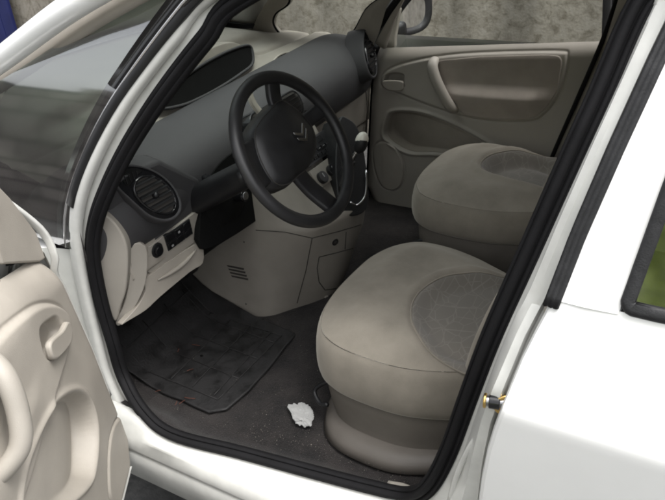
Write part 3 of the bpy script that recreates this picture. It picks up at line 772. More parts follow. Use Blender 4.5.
# black gap and the frame of the far front post
gap = [at(364, 44, 'y', -.71), at(380, 24, 'y', -.70), at(398, 0, 'y', -.68), at(430, -45, 'y', -.64)]
tube('far_front_seal', gap, rbox(.030, .03, .008, 2), M['seal'], car, up=(0, 1, 0), smooth_path=5)
gap2 = [at(u, v, 'y', y) for u, v, y in ((381, 45, -.70), (390, 24, -.69), (402, 0, -.67), (430, -50, -.63))]
tube('far_door_frame', gap2, rbox(.046, .03, .010, 3), M['beige2'], car, up=(0, 1, 0), smooth_path=5, scale=lambda t: 1-.65*min(t*1.6, 1))
fb = [at(u, v, 'y', y) for u, v, y in ((540, 190, -.69), (553, 155, -.69), (577, 100, -.69), (602, 42, -.69), (614, 8, -.66), (626, -30, -.62))]
tube('far_rear_seal', fb, rbox(.014, .03, .005, 2), M['seal'], car, up=(0, 1, 0), smooth_path=5)
rows = []
for z in np.linspace(.35, 1.5, 20):
    x = interp([(.35, .18), (.66, .115), (.9, .06), (1.08, .0), (1.25, -.03), (1.5, -.08)], z); y = -.70 if z < 1.0 else -.70+(z-1)*.28
    rows.append([Vector((x-.0, y-.02, z)), Vector((x-.015, y+.012, z)), Vector((x-.08, y+.025, z)), Vector((x-.16, y+.012, z)), Vector((x-.22, y-.02, z))])
grid('far_centre_pillar', rows, M['beige2'], car)
grid('far_rear_trim', [[Vector((x, -.71, z)) for x in (-.05, -.6, -1.3)] for z in (.3, .7, 1.06)], M['beige2'], car)
# far outer skin ahead of the door is the wing; near inner rear trim is in the rear door

# ================================================================== DASHBOARD
dash = part('dashboard')
def dz(y): return .022*(.30-y)/1.0*1.6 if y < .3 else 0.0       # pad rises a little to the far side
def padsec(y):
    c = 1-.06*0
    ay = abs(y)
    e = max(0, (ay-.60)/.17)          # end rounding
    ex = .0 if y > 0 else 0
    sec = [(.885, .795), (.862, .822), (.850, .86), (.846, .90), (.853, .94), (.876, .975), (.915, 1.003), (.965, 1.022), (1.02, 1.028), (1.065, 1.020), (1.10, 1.00)]
    out = []
    for x, z in sec:
        cx, cz = 1.02, .88
        k = math.sqrt(max(0, 1-min(e, 1)**2.6)) if e > 0 else 1
        k = .55+.45*k
        x2 = cx+(x-cx)*(k if x < cx else 1); z2 = cz+(z-cz)*(k if z > cz else 1-.0*e)
        out.append((x2+.02*(y/.7)**2*0, z2+dz(y)))
    return out
def swoop(y):   # lower edge lifts beside the steering column
    return 0
rows = []
ys = list(np.linspace(.765, .60, 12))+list(np.linspace(.58, -.58, 60))+list(np.linspace(-.60, -.765, 12))
for y in ys:
    sec = padsec(y); P = catmull([(x, y, z) for x, z in sec], 4)
    rows.append(P)
grid('upper_pad', rows, M['pad'], dash, cap=True)
# drop of the pad at the near end (curves down to the lower front corner)
dp = [(101, 205), (112, 215), (124, 230), (131, 249), (152, 249), (201, 207), (201, 180), (160, 160), (110, 180)]
plate('pad_corner', [atp(u, v, (.868, .6, .85), (-.97, .12, -.1)) for u, v in dp], .07, M['pad'], dash, n=(-.97, .12, -.1), bevel=.012)
# beige shelf up to the screen with the hooded display in the middle
def shelf(y, t):
    hood = math.exp(-(abs(y-.01)/.30)**5)
    top = 1.040+.098*hood+dz(y)*.4*(1 if y > -.4 else max(0, 1-(-.4-y)*3))
    h2 = math.exp(-(abs(y)/.60)**8)
    xr = 1.125+.035*(1-hood)
    S_ = [(1.06, 1.005+dz(y)), (1.085, 1.012+dz(y)), (xr-.02, 1.02+(top-1.02)*.35+dz(y)*.5), (xr, top-.012), (xr+.022, top), (1.26, top+.006-.02*hood), (1.32, 1.045+.062*h2), (1.70-.36*(abs(y)/.70)**3, 1.055+.062*h2)]
    return S_
rows = []
for y in np.linspace(-.74, .74, 90): rows.append(catmull([(x, y, z) for x, z in shelf(y, 0)], 5))
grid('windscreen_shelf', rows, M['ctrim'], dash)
# central display recess: dark lens shaped screen in the hood face
dsp = [(157, 109), (163, 98), (178, 82), (200, 66), (222, 54), (240, 47), (249, 46.5), (252, 55), (251, 65), (240, 74), (222, 86), (200, 98), (180, 106)]
dpn = Vector((-.93, .0, .37)).normalized()
D0 = catmull([atp(u, v, (1.095, .02, 1.06), dpn) for u, v in dsp], 4, True)
cD = sum(D0, Vector())/len(D0)
plate('display_recess', [p+dpn*.004 for p in D0], .04, M['matte'], dash, n=dpn)
tube('display_rim', [p+dpn*.004 for p in D0], circ(.005, .006, 8), M['pad'], dash, closed=True, smooth_path=0, up=tuple(dpn))
sl2 = [(272, 66), (275, 59), (283, 54), (296, 53), (305, 54), (300, 60), (285, 66)]
P2 = catmull([atp(u, v, (1.10, -.42, 1.055), (-.8, 0, .6)) for u, v in sl2], 4, True)
n2 = Vector((-.8, 0, .6)).normalized()
plate('storage_recess', [p+n2*.004 for p in P2], .03, M['pad'], dash, n=n2)
tube('recess_rim', [p+n2*.004 for p in P2], circ(.004, .005, 8), M['beige2'], dash, closed=True, smooth_path=0, up=tuple(n2))

# beige lower dash: near end cap, switch panel, pocket lip; then glovebox on the far side
def lowsec(y):
    zt = .86+dz(y)
    if y > .40: return [(.90, zt), (.872, .825), (.872, .79), (.868, .74), (.880, .735), (.885, .715), (.885, .69), (.905, .668), (.99, .675), (1.2, .72)]
    return [(.90, zt), (.872, .83+dz(y)), (.876, .79+dz(y)), (.885, .72), (.89, .715), (.895, .65), (.90, .60), (.93, .565), (1.0, .56), (1.2, .60)]
rows = [catmull([(x, y, z) for x, z in lowsec(y)], 4) for y in list(np.linspace(.69, .425, 20))]
grid('lower_panel', rows, M['beige2'], dash, cap=True)
rows = [catmull([(x, y, z) for x, z in lowsec(y)], 4) for y in list(np.linspace(-.10, -.70, 24))]
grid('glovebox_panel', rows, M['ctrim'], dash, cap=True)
tube('glovebox_gap', [Vector((x-.001, y, z)) for x, y, z in ((.872, -.22, .83+dz(-.3)), (.874, -.22, .72), (.892, -.24, .64), (.892, -.62, .64), (.874, -.66, .74), (.872, -.66, .85))], circ(.002, .002, 6), M['groove'], dash, smooth_path=4)
plate('glovebox_handle', [Vector((.868, y, z)) for y, z in c2([(-.42, .86), (-.52, .862), (-.54, .85), (-.52, .838), (-.42, .836), (-.40, .848)], 4)], .01, M['seatplast'], dash, n=(-1, 0, 0), bevel=.002)
# rounded end cap panel, faces the door opening
ec = [(90, 210), (104, 214), (117, 226), (126, 243), (128, 262), (126, 290), (121, 306), (115, 322), (106, 300), (98, 262)]
cap_n = Vector((-.55, .83, 0)).normalized()
EC = [atp(u, v, (.872, .735, .85), cap_n) for u, v in ec]
plate('end_cap', catmull(EC, 4, True), .10, M['beige'], dash, n=cap_n, bevel=.006)
ec2 = [(130, 246), (146, 246), (147, 275), (141, 296), (128, 318), (119, 326), (116, 322), (123, 308), (128, 290), (131, 265)]
plate('corner_pillar', catmull([atp(u, v, (.866, .68, .8), (-.85, .5, 0)) for u, v in ec2], 3, True), .08, M['beige'], dash, n=(-.85, .5, 0), bevel=.005)
swp = [(149, 247), (152, 245), (198, 210), (201, 212), (201, 236), (198, 240), (151, 274), (148, 272)]
spn = Vector((-1, .10, -.12)).normalized(); SP0 = (.862, .55, .78)
plate('switch_panel', [atp(u, v, SP0, spn) for u, v in swp], .02, M['beige'], dash, n=spn, bevel=.002)
plk = [(149, 276), (200, 241), (203, 246), (203, 263), (190, 272), (160, 297), (146, 310), (128, 321), (122, 324), (138, 306), (146, 290)]
plate('lower_pocket_lid', catmull([atp(u, v, (.860, .55, .70), (-.98, .1, .10)) for u, v in plk], 3, True), .02, M['beige2'], dash, n=(-.98, .1, .1), bevel=.004)
# grip lip on the lid
tube('lid_lip', [atp(u, v, (.856, .55, .70), (-.98, .1, .10)) for u, v in ((158, 280), (172, 272), (185, 262), (196, 250))], circ(.007, .006, 10), M['beige2'], dash, smooth_path=5, scale=lambda t: math.sin(math.pi*min(max(t, .03), .97))**.5)
# headlamp level / mirror knob and button bank
kn = atp(157, 250, SP0, spn)
rk = part('mirror_adjuster', dash)
ky = Vector((0, 1, 0)); kz = spn.cross(ky).normalized()
def dsh(cx, n_, r1, r2, nm, m, pr, dpt=.004):
    ky_ = Vector((0, 0, 1)).cross(n_).normalized(); kz_ = n_.cross(ky_)
    pts = [cx+n_*dpt+ky_*r1*math.cos(a)+kz_*r2*math.sin(a) for a in [2*math.pi*k/28 for k in range(28)]]
    return plate(nm, pts, dpt+.004, m, pr, n=n_, bevel=.001)
dsh(kn, spn, .019, .023, 'bezel', M['bplast'], rk, .003)
dsh(kn, spn, .013, .015, 'knob', M['bgloss'], rk, .012)
bb = [(163.5, 236), (189, 218.5), (192.5, 233), (168, 251)]
BP = [atp(u, v, SP0, spn)+spn*.003 for u, v in bb]
plate('button_bank', BP, .008, M['bplast'], dash, n=spn, bevel=.0015)
for i in range(3):
    for j in range(2):
        a0, a1, b0, b1 = (i+.08)/3, (i+.92)/3, (j+.10)/2, (j+.90)/2
        f = lambda a, b: (BP[0].lerp(BP[1], a)).lerp(BP[3].lerp(BP[2], a), b)+spn*.003
        plate('switch_button', [f(a0, b0), f(a1, b0), f(a1, b1), f(a0, b1)], .004, M['bgloss'], dash, n=spn, bevel=.001)
        if (i, j) in ((0, 1), (1, 0)):
            plate('button_mark', [f(a0+.10, b0+.18)+spn*.001, f(a0+.17, b0+.18)+spn*.001, f(a0+.17, b0+.28)+spn*.001, f(a0+.10, b0+.28)+spn*.001], .001, M['foil'], dash, n=spn, smooth=False)

# air vents: egg-shaped bezel with round louvre and small side louvre
def vent(mirror, shift, nm='air_vent'):
    v = part(nm, dash)
    P0 = Vector((.826, .585, .932)); n0 = Vector((-.94, .14, .31)).normalized()
    def mp(p):
        return Vector((p.x, -p.y if mirror else p.y, p.z))+shift
    def tp(u, w_, h=0): return mp(atp(u, w_, P0, n0)+n0*h)
    nn = mp(P0+n0)-mp(P0)
    eg = [(112, 177), (116, 168), (126, 164), (142, 166), (158, 173), (171, 184), (179, 197), (181, 209), (176, 218), (165, 222), (150, 218), (137, 208), (124, 196), (115, 187)]
    eo = catmull([tp(*p, 0) for p in eg], 4, True)
    c = sum(eo, Vector())/len(eo)
    eo2 = [c+(p-c)*1.0 for p in eo]; ei = [c+(p-c)*.93+nn*.008 for p in eo]; ej = [c+(p-c)*.90+nn*.006 for p in eo]; ek = [c+(p-c)*.86+nn*.000 for p in eo]
    grid('bezel', [[c+(p-c)*1.06-nn*.07 for p in eo2], [c+(p-c)*1.03-nn*.012 for p in eo2], [p+nn*.003 for p in eo2], [c+(p-c)*.965+nn*.008 for p in eo], ei, ej], M['pad'], v, closed_v=True)
    plate('face_plate', [c+(p-c)*.93+nn*.004 for p in eo], .02, M['bgloss'], v, n=nn, bevel=.001)
    # round louvre
    rd = [(131, 186), (136, 178), (147, 175), (160, 180), (170, 190), (175, 202), (173, 212), (163, 215), (150, 211), (140, 204), (133, 195)]
    ro = catmull([tp(*p, .006) for p in rd], 4, True); rc = sum(ro, Vector())/len(ro)
    grid('louvre_ring', [[p for p in ro], [rc+(p-rc)*.96+nn*.006 for p in ro], [rc+(p-rc)*.90+nn*.005 for p in ro], [rc+(p-rc)*.86-nn*.012 for p in ro]], M['bgloss'], v, closed_v=True)
    plate('duct', [rc+(p-rc)*.90-nn*.0 for p in ro], .002, M['groove'], v, n=nn, smooth=False)
    # slats run across the louvre, parallel with the dash
    ay = Vector((0, 1, 0)); ay = (ay-nn*ay.dot(nn)).normalized(); az = nn.cross(ay); az = az if az.z > 0 else -az
    ext_y = max((p-rc).dot(ay) for p in ro); ext_z = max((p-rc).dot(az) for p in ro)
    for k in range(6):
        b = (-.72+k*1.44/5)*ext_z
        # half-length by scanning the outline
        lo_, hi_ = 1e9, -1e9
        for i in range(len(ro)):
            p, q = ro[i]-rc, ro[(i+1) % len(ro)]-rc
            z1, z2 = p.dot(az), q.dot(az)
            if (z1-b)*(z2-b) <= 0 and abs(z1-z2) > 1e-9:
                y_ = p.dot(ay)+(q.dot(ay)-p.dot(ay))*(b-z1)/(z2-z1); lo_ = min(lo_, y_); hi_ = max(hi_, y_)
        if lo_ > hi_: continue
        A = rc+ay*lo_*.88+az*b; B = rc+ay*hi_*.88+az*b
        P = [A+nn*.010, B+nn*.010, B-nn*.004+az*.006, A-nn*.004+az*.006]
        plate('slat', P, .0022, M['bplast'], v, n=az, smooth=False)
    for k in range(3):
        b = (-.45+k*.45)*ext_y; A = rc+ay*b-az*ext_z*.75; B = rc+ay*b+az*ext_z*.75
        plate('fin', [A-nn*.001, B-nn*.001, B-nn*.006, A-nn*.006], .002, M['bplast'], v, n=ay, smooth=False)
    bm = bmesh.new(); cyl(bm, rc, rc+nn*.014, .007, 14); o = from_bm('thumb_tab', bm, M['bplast'], v)
    # small upper louvre
    sd_ = [(119, 176), (125, 170), (134, 168), (141, 171), (135, 176), (130, 184), (126, 186)]
    so_ = catmull([tp(*p, .005) for p in sd_], 3, True); s_c = sum(so_, Vector())/len(so_)
    plate('side_louvre', so_, .004, M['matte'], v, n=nn, smooth=False)
    for k in range(4):
        t = (k+.6)/4.2
        A = tp(120+t*17, 177-t*7, .008); B = tp(124+t*14, 186-t*10.5, .008)
        plate('side_fin', [A, B, B-nn*.005, A-nn*.005], .0016, M['bplast'], v, n=(B-A).cross(nn), smooth=False)
    return v
vent(False, Vector((0, 0, 0)))
vent(True, Vector((.004, -.035, .045)))

# centre stack / console: wedge that leans back to the driver
cons = part('centre_console')
CP = {  # z: plan outline from driver side round the rear face to passenger side
    .30: [(1.15, .25), (.95, .243), (.83, .232), (.765, .15), (.70, .03), (.70, -.06), (.75, -.14), (1.0, -.19), (1.15, -.20)],
    .40: [(1.15, .245), (.95, .236), (.82, .222), (.745, .147), (.665, .03), (.665, -.07), (.72, -.15), (1.0, -.19), (1.15, -.20)],
    .55: [(1.15, .24), (.95, .225), (.80, .210), (.695, .143), (.625, .02), (.625, -.09), (.67, -.165), (1.0, -.195), (1.15, -.2)],
    .66: [(1.15, .24), (.95, .215), (.78, .200), (.655, .143), (.600, .01), (.605, -.09), (.65, -.17), (1.0, -.195), (1.15, -.2)],
    .70: [(1.15, .24), (.95, .215), (.79, .195), (.680, .135), (.635, .01), (.64, -.08), (.68, -.16), (1.0, -.195), (1.15, -.2)],
    .80: [(1.15, .24), (.95, .21), (.83, .19), (.765, .130), (.735, .01), (.74, -.08), (.77, -.16), (1.0, -.195), (1.15, -.2)],
    .93: [(1.15, .24), (.96, .21), (.87, .19), (.835, .130), (.82, .01), (.82, -.08), (.84, -.16), (1.0, -.195), (1.15, -.2)],
}
rows = []
keys = sorted(CP)
def conspt(k, z):
    return (float(np.interp(z, keys, [CP[q][k][0] for q in keys])), float(np.interp(z, keys, [CP[q][k][1] for q in keys])))
for z in np.linspace(.30, .93, 48):
    pts = [Vector((*conspt(k, z), z)) for k in range(9)]
    rows.append(catmull(pts, 5))
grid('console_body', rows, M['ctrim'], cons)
def on_cons(u, v, d=0):
    """first hit of a line of sight with the console surface"""
    D = Vector(ray(u, v)).normalized(); best = None
    from mathutils.bvhtree import BVHTree
    global _bvh
    try: _bvh
    except NameError: _bvh = BVHTree.FromPolygons([tuple(p) for r in rows for p in r], [(i*len(rows[0])+j, (i+1)*len(rows[0])+j, (i+1)*len(rows[0])+j+1, i*len(rows[0])+j+1) for i in range(len(rows)-1) for j in range(len(rows[0])-1)])
    h = _bvh.ray_cast(Vector(CAM), D)
    if h[0] is None: return None, None
    n = h[1] if h[1].dot(D) < 0 else -h[1]
    return h[0]+n*d, n
def cons_line(px, name, m, r=.0016, d=.0006, k=5):
    P = []
    for a, b in zip(px, px[1:]):
        for t in range(k): P.append((a[0]+(b[0]-a[0])*t/k, a[1]+(b[1]-a[1])*t/k))
    P.append(px[-1]); Q = [on_cons(u, v, d)[0] for u, v in P]; Q = [q for q in Q if q is not None]
    if len(Q) > 2: return tube(name, Q, circ(r, r, 6), m, cons, smooth_path=0)
cons_line([(312, 238), (306, 270), (297, 303)], 'panel_gap', M['groove'])
cons_line([(256, 230), (285, 232), (312, 238), (340, 231), (366, 223)], 'panel_gap', M['groove'])
cons_line([(319, 257), (317, 268), (319, 282), (325, 290), (340, 288), (358, 279)], 'bin_gap', M['groove'], k=4)
cons_line([(319, 257), (335, 253), (350, 249), (364, 245)], 'bin_gap', M['groove'])
cons_line([(345, 249), (346, 232)], 'panel_gap', M['groove'])
def cons_patch(px, name, m, d=.003, th=.005, bevel=.001):
    Q = [on_cons(u, v, d) for u, v in px]
    if any(q[0] is None for q in Q): return
    n = sum((q[1] for q in Q), Vector()).normalized()
    return plate(name, [q[0] for q in Q], th, m, cons, n=n, bevel=bevel)
for k in range(4):      # slits of the little heater grille
    x0, y0 = 227+k*1.4, 265+k*3.4
    cons_patch([(x0, y0), (x0+17, y0+3.2), (x0+17, y0+5.0), (x0+1, y0+1.6)], 'heater_slit', M['groove'], d=.0012, th=.003, bevel=0)
for u, v in ((244, 242), (246, 304)): 
    q, n_ = on_cons(u, v, 0)
    if q is not None: dsh(q, n_, .003, .003, 'trim_screw', M['groove'], cons, .001)
q, n_ = on_cons(335, 242, 0)

dsh(q, n_, .012, .012, 'lighter_socket', M['bplast'], cons, .004); dsh(q, n_, .007, .007, 'lighter_knob', M['groove'], cons, .006)
q, n_ = on_cons(326, 296.5, 0)
if q is not None: dsh(q, n_, .008, .004, 'bin_catch', M['beige'], cons, .004)

# radio, heater panel, gear console
rad = part('radio')
rn = Vector((-.80, 0, .60)).normalized(); R0 = Vector((.745, -.045, .835))
ry = Vector((0, 1, 0)); rz = rn.cross(ry); rz = rz if rz.z > 0 else -rz
def rq(y, z, h=0): return R0+ry*y+rz*z+rn*h
def rplate(name, y0, y1, z0, z1, m, h, th, pr, b=.001, lab=None):
    return plate(name, [rq(y0, z0, h), rq(y1, z0, h), rq(y1, z1, h), rq(y0, z1, h)], th, m, pr, n=rn, bevel=b, label=lab)
rplate('radio_face', -.10, .10, -.03, .045, M['bplast'], .012, .03, rad)
rplate('radio_display', -.06, .06, .018, .038, M['bgloss'], .014, .004, rad, .0005)
for k in range(6): rplate('radio_button', -.075+k*.026, -.055+k*.026, -.004, .008, M['bgloss'], .016, .006, rad)
for k in range(5): rplate('radio_button', -.06+k*.026, -.040+k*.026, -.022, -.010, M['bgloss'], .016, .006, rad)
for s_ in (-.088, .088): dsh(rq(s_, .01), rn, .008, .008, 'radio_knob', M['bgloss'], rad, .020)
for k in range(5): rplate('button_mark', -.070+k*.026, -.062+k*.026, .001, .003, M['foil'], .0168, .001, rad, 0)
hp = part('heater_controls')
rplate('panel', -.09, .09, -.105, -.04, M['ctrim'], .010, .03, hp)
for k in range(3): dsh(rq(-.06+k*.06, -.08, .008), rn, .020, .020, 'dial', M['bplast'], hp, .016); 
for k in range(3): rplate('dial_mark', -.062+k*.06, -.058+k*.06, -.082, -.068, M['foil'], .0258, .001, hp, 0)
# middle vents behind the wheel
for k, yv in enumerate((-.055, .10)):
    mv = part('centre_vent', dash); cc = Vector((.835, yv, .965+dz(yv))); n0 = Vector((-.92, 0, .39)).normalized()
    pts = [cc+Vector((0, 1, 0))*a+n0.cross(Vector((0, 1, 0)))*b for a, b in rbox(.125, .085, .035, 5)]
    plate('bezel', [p+n0*.012 for p in pts], .05, M['bgloss'], mv, n=n0, bevel=.003)
    upv = n0.cross(Vector((0, 1, 0)))
    plate('duct', [cc+(p-cc)*.85+n0*.0125 for p in pts], .001, M['groove'], mv, n=n0, smooth=False)
    for j in range(5):
        b = -.028+j*.014; hw_ = .050 if abs(b) < .02 else .040
        A = cc+Vector((0, -hw_, 0))+upv*b+n0*.022; B = cc+Vector((0, hw_, 0))+upv*b+n0*.022
        plate('slat', [A, B, B-n0*.009, A-n0*.009], .002, M['bgloss'], mv, n=upv, smooth=False)
# gear lever nacelle
gc = part('gear_lever')
G0 = Vector((.635, -.075, .70))
gp = [(340, 120), (348, 118), (358, 128), (364, 150), (368, 178), (369, 200), (364, 212), (352, 216), (342, 212), (338, 196), (336, 160)]
gn = Vector((-.86, .25, .44)).normalized()
GO = catmull([atp(u, v, (.615, -.06, .72), gn) for u, v in gp], 4, True)
plate('nacelle', [p for p in GO], .10, M['bplast'], gc, n=gn, bevel=.012)
gch = [(366, 170), (366, 188), (364, 198), (357, 205), (350, 202)]
tube('chrome_band', [atp(u, v, (.607, -.06, .72), gn) for u, v in gch], circ(.0035, .003, 8), M['chrome'], gc, smooth_path=5)
kb = at(361, 144, 'x', .575)
tube('lever_shaft', [kb+Vector((.06, .01, -.13)), kb+Vector((.035, .005, -.06)), kb+Vector((.008, 0, -.015))], circ(.007, .007, 12), M['chrome'], gc, smooth_path=4)
tube('lever_gaiter', [kb+Vector((.075, .012, -.15)), kb+Vector((.055, .008, -.105)), kb+Vector((.035, .005, -.06))], circ(.03, .03, 16), M['bplast'], gc, smooth_path=5, scale=lambda t: 1-.55*t)
def blob(c, rs, name, m, pr, ax=Vector((0, 0, 1)), pw=1):
    bm = bmesh.new(); bmesh.ops.create_uvsphere(bm, u_segments=24, v_segments=14, radius=1)
    q_ = Vector((0, 0, 1)).rotation_difference(ax).to_matrix().to_4x4()
    bmesh.ops.transform(bm, matrix=Matrix.Translation(c) @ q_ @ Matrix.Diagonal((*rs, 1)), verts=bm.verts[:])
    return from_bm(name, bm, m, pr)
kax = Vector((-.35, 0, .95)).normalized()
blob(kb, (.021, .021, .034), 'gear_knob', M['bplast'], gc, kax)
blob(kb+kax*.008+Vector((.001, -.003, .003)), (.0205, .0212, .030), 'knob_cap', M['white_pl'], gc, kax)

# ================================================================== STEERING
sw = part('steering_wheel'); WC = Vector((.506, .41, 1.051)); wa = RAD(29.6); WN = Vector((-math.cos(wa), .026, math.sin(wa))).normalized()
WY = Vector((0, 0, 1)).cross(WN).normalized()    # wheel's sideways axis
WU = WN.cross(WY).normalized()
if WU.z < 0: WU = -WU
if WY.y > 0: WY = -WY     # + = passenger side (driver's right)
ROLL = RAD(0)
def wp(a, b, h=0): 
    return WC+WY*a+WU*b+WN*h
rim = [wp(.186*math.cos(t), .186*math.sin(t), 0) for t in [2*math.pi*k/64 for k in range(64)]]
tube('rim', rim, circ(.0165, .0145, 16), M['wheelp'], sw, closed=True, up=tuple(WN), smooth_path=0)
# hub pad: domed shield
hub = [(.045, .128), (.0, .118), (-.055, .105), (-.100, .080), (-.125, .02), (-.122, -.045), (-.085, -.068), (-.03, -.066), (.03, -.060), (.09, -.03), (.118, .02), (.105, .07), (.075, .115)]
hb = c2(hub, 4)
rows = []
for k, h in ((1.0, -.055), (1.0, -.030), (.97, -.018), (.90, -.008), (.75, .000), (.5, .006), (.25, .009), (.001, .010)):
    rows.append([wp(a*k, .02*(1-k)+b*k, h) for a, b in hb])
grid('hub_pad', rows, M['wheelp'], sw, closed_v=True)
# spokes: two upper, two lower
for a0, b0, a1, b1, wd in ((-.09, .02, -.178, .01, .110), (.08, .04, .176, .050, .040), (.035, .09, .055, .176, .045), (-.02, -.04, .025, -.176, .052)):
    tube('spoke', [wp(a0, b0, -.022), wp((a0+a1)/2, (b0+b1)/2, -.022), wp(a1, b1, -.006)], rbox(wd, .018, .007, 3), M['wheelp'] if b0 > 0 else M['bplast'], sw, up=tuple(WN), smooth_path=4)
tube('pad_seam', [wp(a*.93, .0014+b*.93, -.011) for a, b in hb], circ(.0012, .0012, 6), M['groove'], sw, closed=True, smooth_path=0, up=tuple(WN))
# double chevron emblem
def chev(off):
    w_, t, hgt = .024, .0075, .017
    P = [(-w_, -hgt+off), (0, 0+off), (w_, -hgt+off), (w_, -hgt-t+off), (0, -t+off), (-w_, -hgt-t+off)]
    ca, sa = math.cos(RAD(192)), math.sin(RAD(192))
    P = [(.030+a*ca-b*sa, .022+a*sa+b*ca) for a, b in P[::1]]
    return plate('emblem_chevron', [wp(a, b, .0165) for a, b in P], .003, M['chrome'], sw, n=WN, bevel=.0006)
chev(.020); chev(.004)
# column and stalks
col = part('steering_column')
tube('column_shroud', [WC-WN*.035, WC-WN*.10, WC-WN*.22+Vector((0, 0, -.0)), WC-WN*.50], rbox(.095, .075, .028, 4), M['bplast'], col, up=tuple(WU), smooth_path=5, scale=lambda t: .75+.35*t)
tube('indicator_stalk', [WC-WN*.075+WY*-.04, WC-WN*.08+WY*-.10, WC-WN*.06+WY*-.155+WU*.008], rbox(.018, .012, .004, 3), M['bplast'], col, up=tuple(WN), smooth_path=5, scale=lambda t: .9+.5*t)
tube('wiper_stalk', [WC-WN*.075+WY*.04, WC-WN*.08+WY*.10, WC-WN*.06+WY*.155+WU*.008], rbox(.018, .012, .004, 3), M['bplast'], col, up=tuple(WN), smooth_path=5, scale=lambda t: .9+.5*t)
# dark recess of the dash behind the column
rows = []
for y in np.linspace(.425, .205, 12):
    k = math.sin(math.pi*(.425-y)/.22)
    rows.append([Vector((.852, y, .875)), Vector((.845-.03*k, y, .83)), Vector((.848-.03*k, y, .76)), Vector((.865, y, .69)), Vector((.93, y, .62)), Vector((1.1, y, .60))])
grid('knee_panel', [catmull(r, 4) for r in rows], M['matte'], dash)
rows = [[Vector((x, y, z)) for x, z in ((.868, .80), (.868, .72), (.90, .665))] for y in (.432, .424)]
rcs = [(201, 209), (203, 192), (209, 178), (219, 164), (232, 153), (248, 145), (270, 150), (280, 200), (255, 222), (204, 250)]
plate('column_recess', catmull([atp(u, v, (.842, .40, .88), (-1, 0, .08)) for u, v in rcs], 3, True), .02, M['matte'], dash, n=(-1, 0, .08), bevel=.003)
st1 = at(219, 181, 'x', .79); st2 = at(245, 196, 'x', .78)
tube('column_lever', [st1+Vector((.08, -.01, 0)), st1+Vector((.03, 0, 0)), st1], rbox(.022, .016, .005, 3), M['bgloss'], col, up=(0, 0, 1), smooth_path=4)
cylinder('ignition_lock', st2+Vector((.06, 0, -.01)), st2, .017, M['bgloss'], col)
cylinder('lock_ring', st2+Vector((.004, 0, 0)), st2+Vector((-.004, 0, 0.001)), .012, M['steel'], col)
# beige arc beside the instruments (trim ring behind the rim)
tube('beige_arc', [at(u, v, 'x', .80) for u, v in ((249, 92), (252, 101), (258, 110), (266, 118))], rbox(.022, .012, .004, 3), M['white_pl'], dash, up=(-1, 0, .3), smooth_path=6)

# pedals
ped = part('pedal')
for y in (.50, .40, .27):
    tube('pedal_arm', [Vector((1.12, y, .72)), Vector((1.10, y, .60)), Vector((1.08, y, .50))], rbox(.014, .022, .004, 2), M['steel'], ped, up=(0, 1, 0), smooth_path=4)
    box('pedal_pad', (1.07, y, .49), (.02, .055, .06), M['bplast'], ped, rot=Matrix.Rotation(RAD(-35), 3, 'Y'))

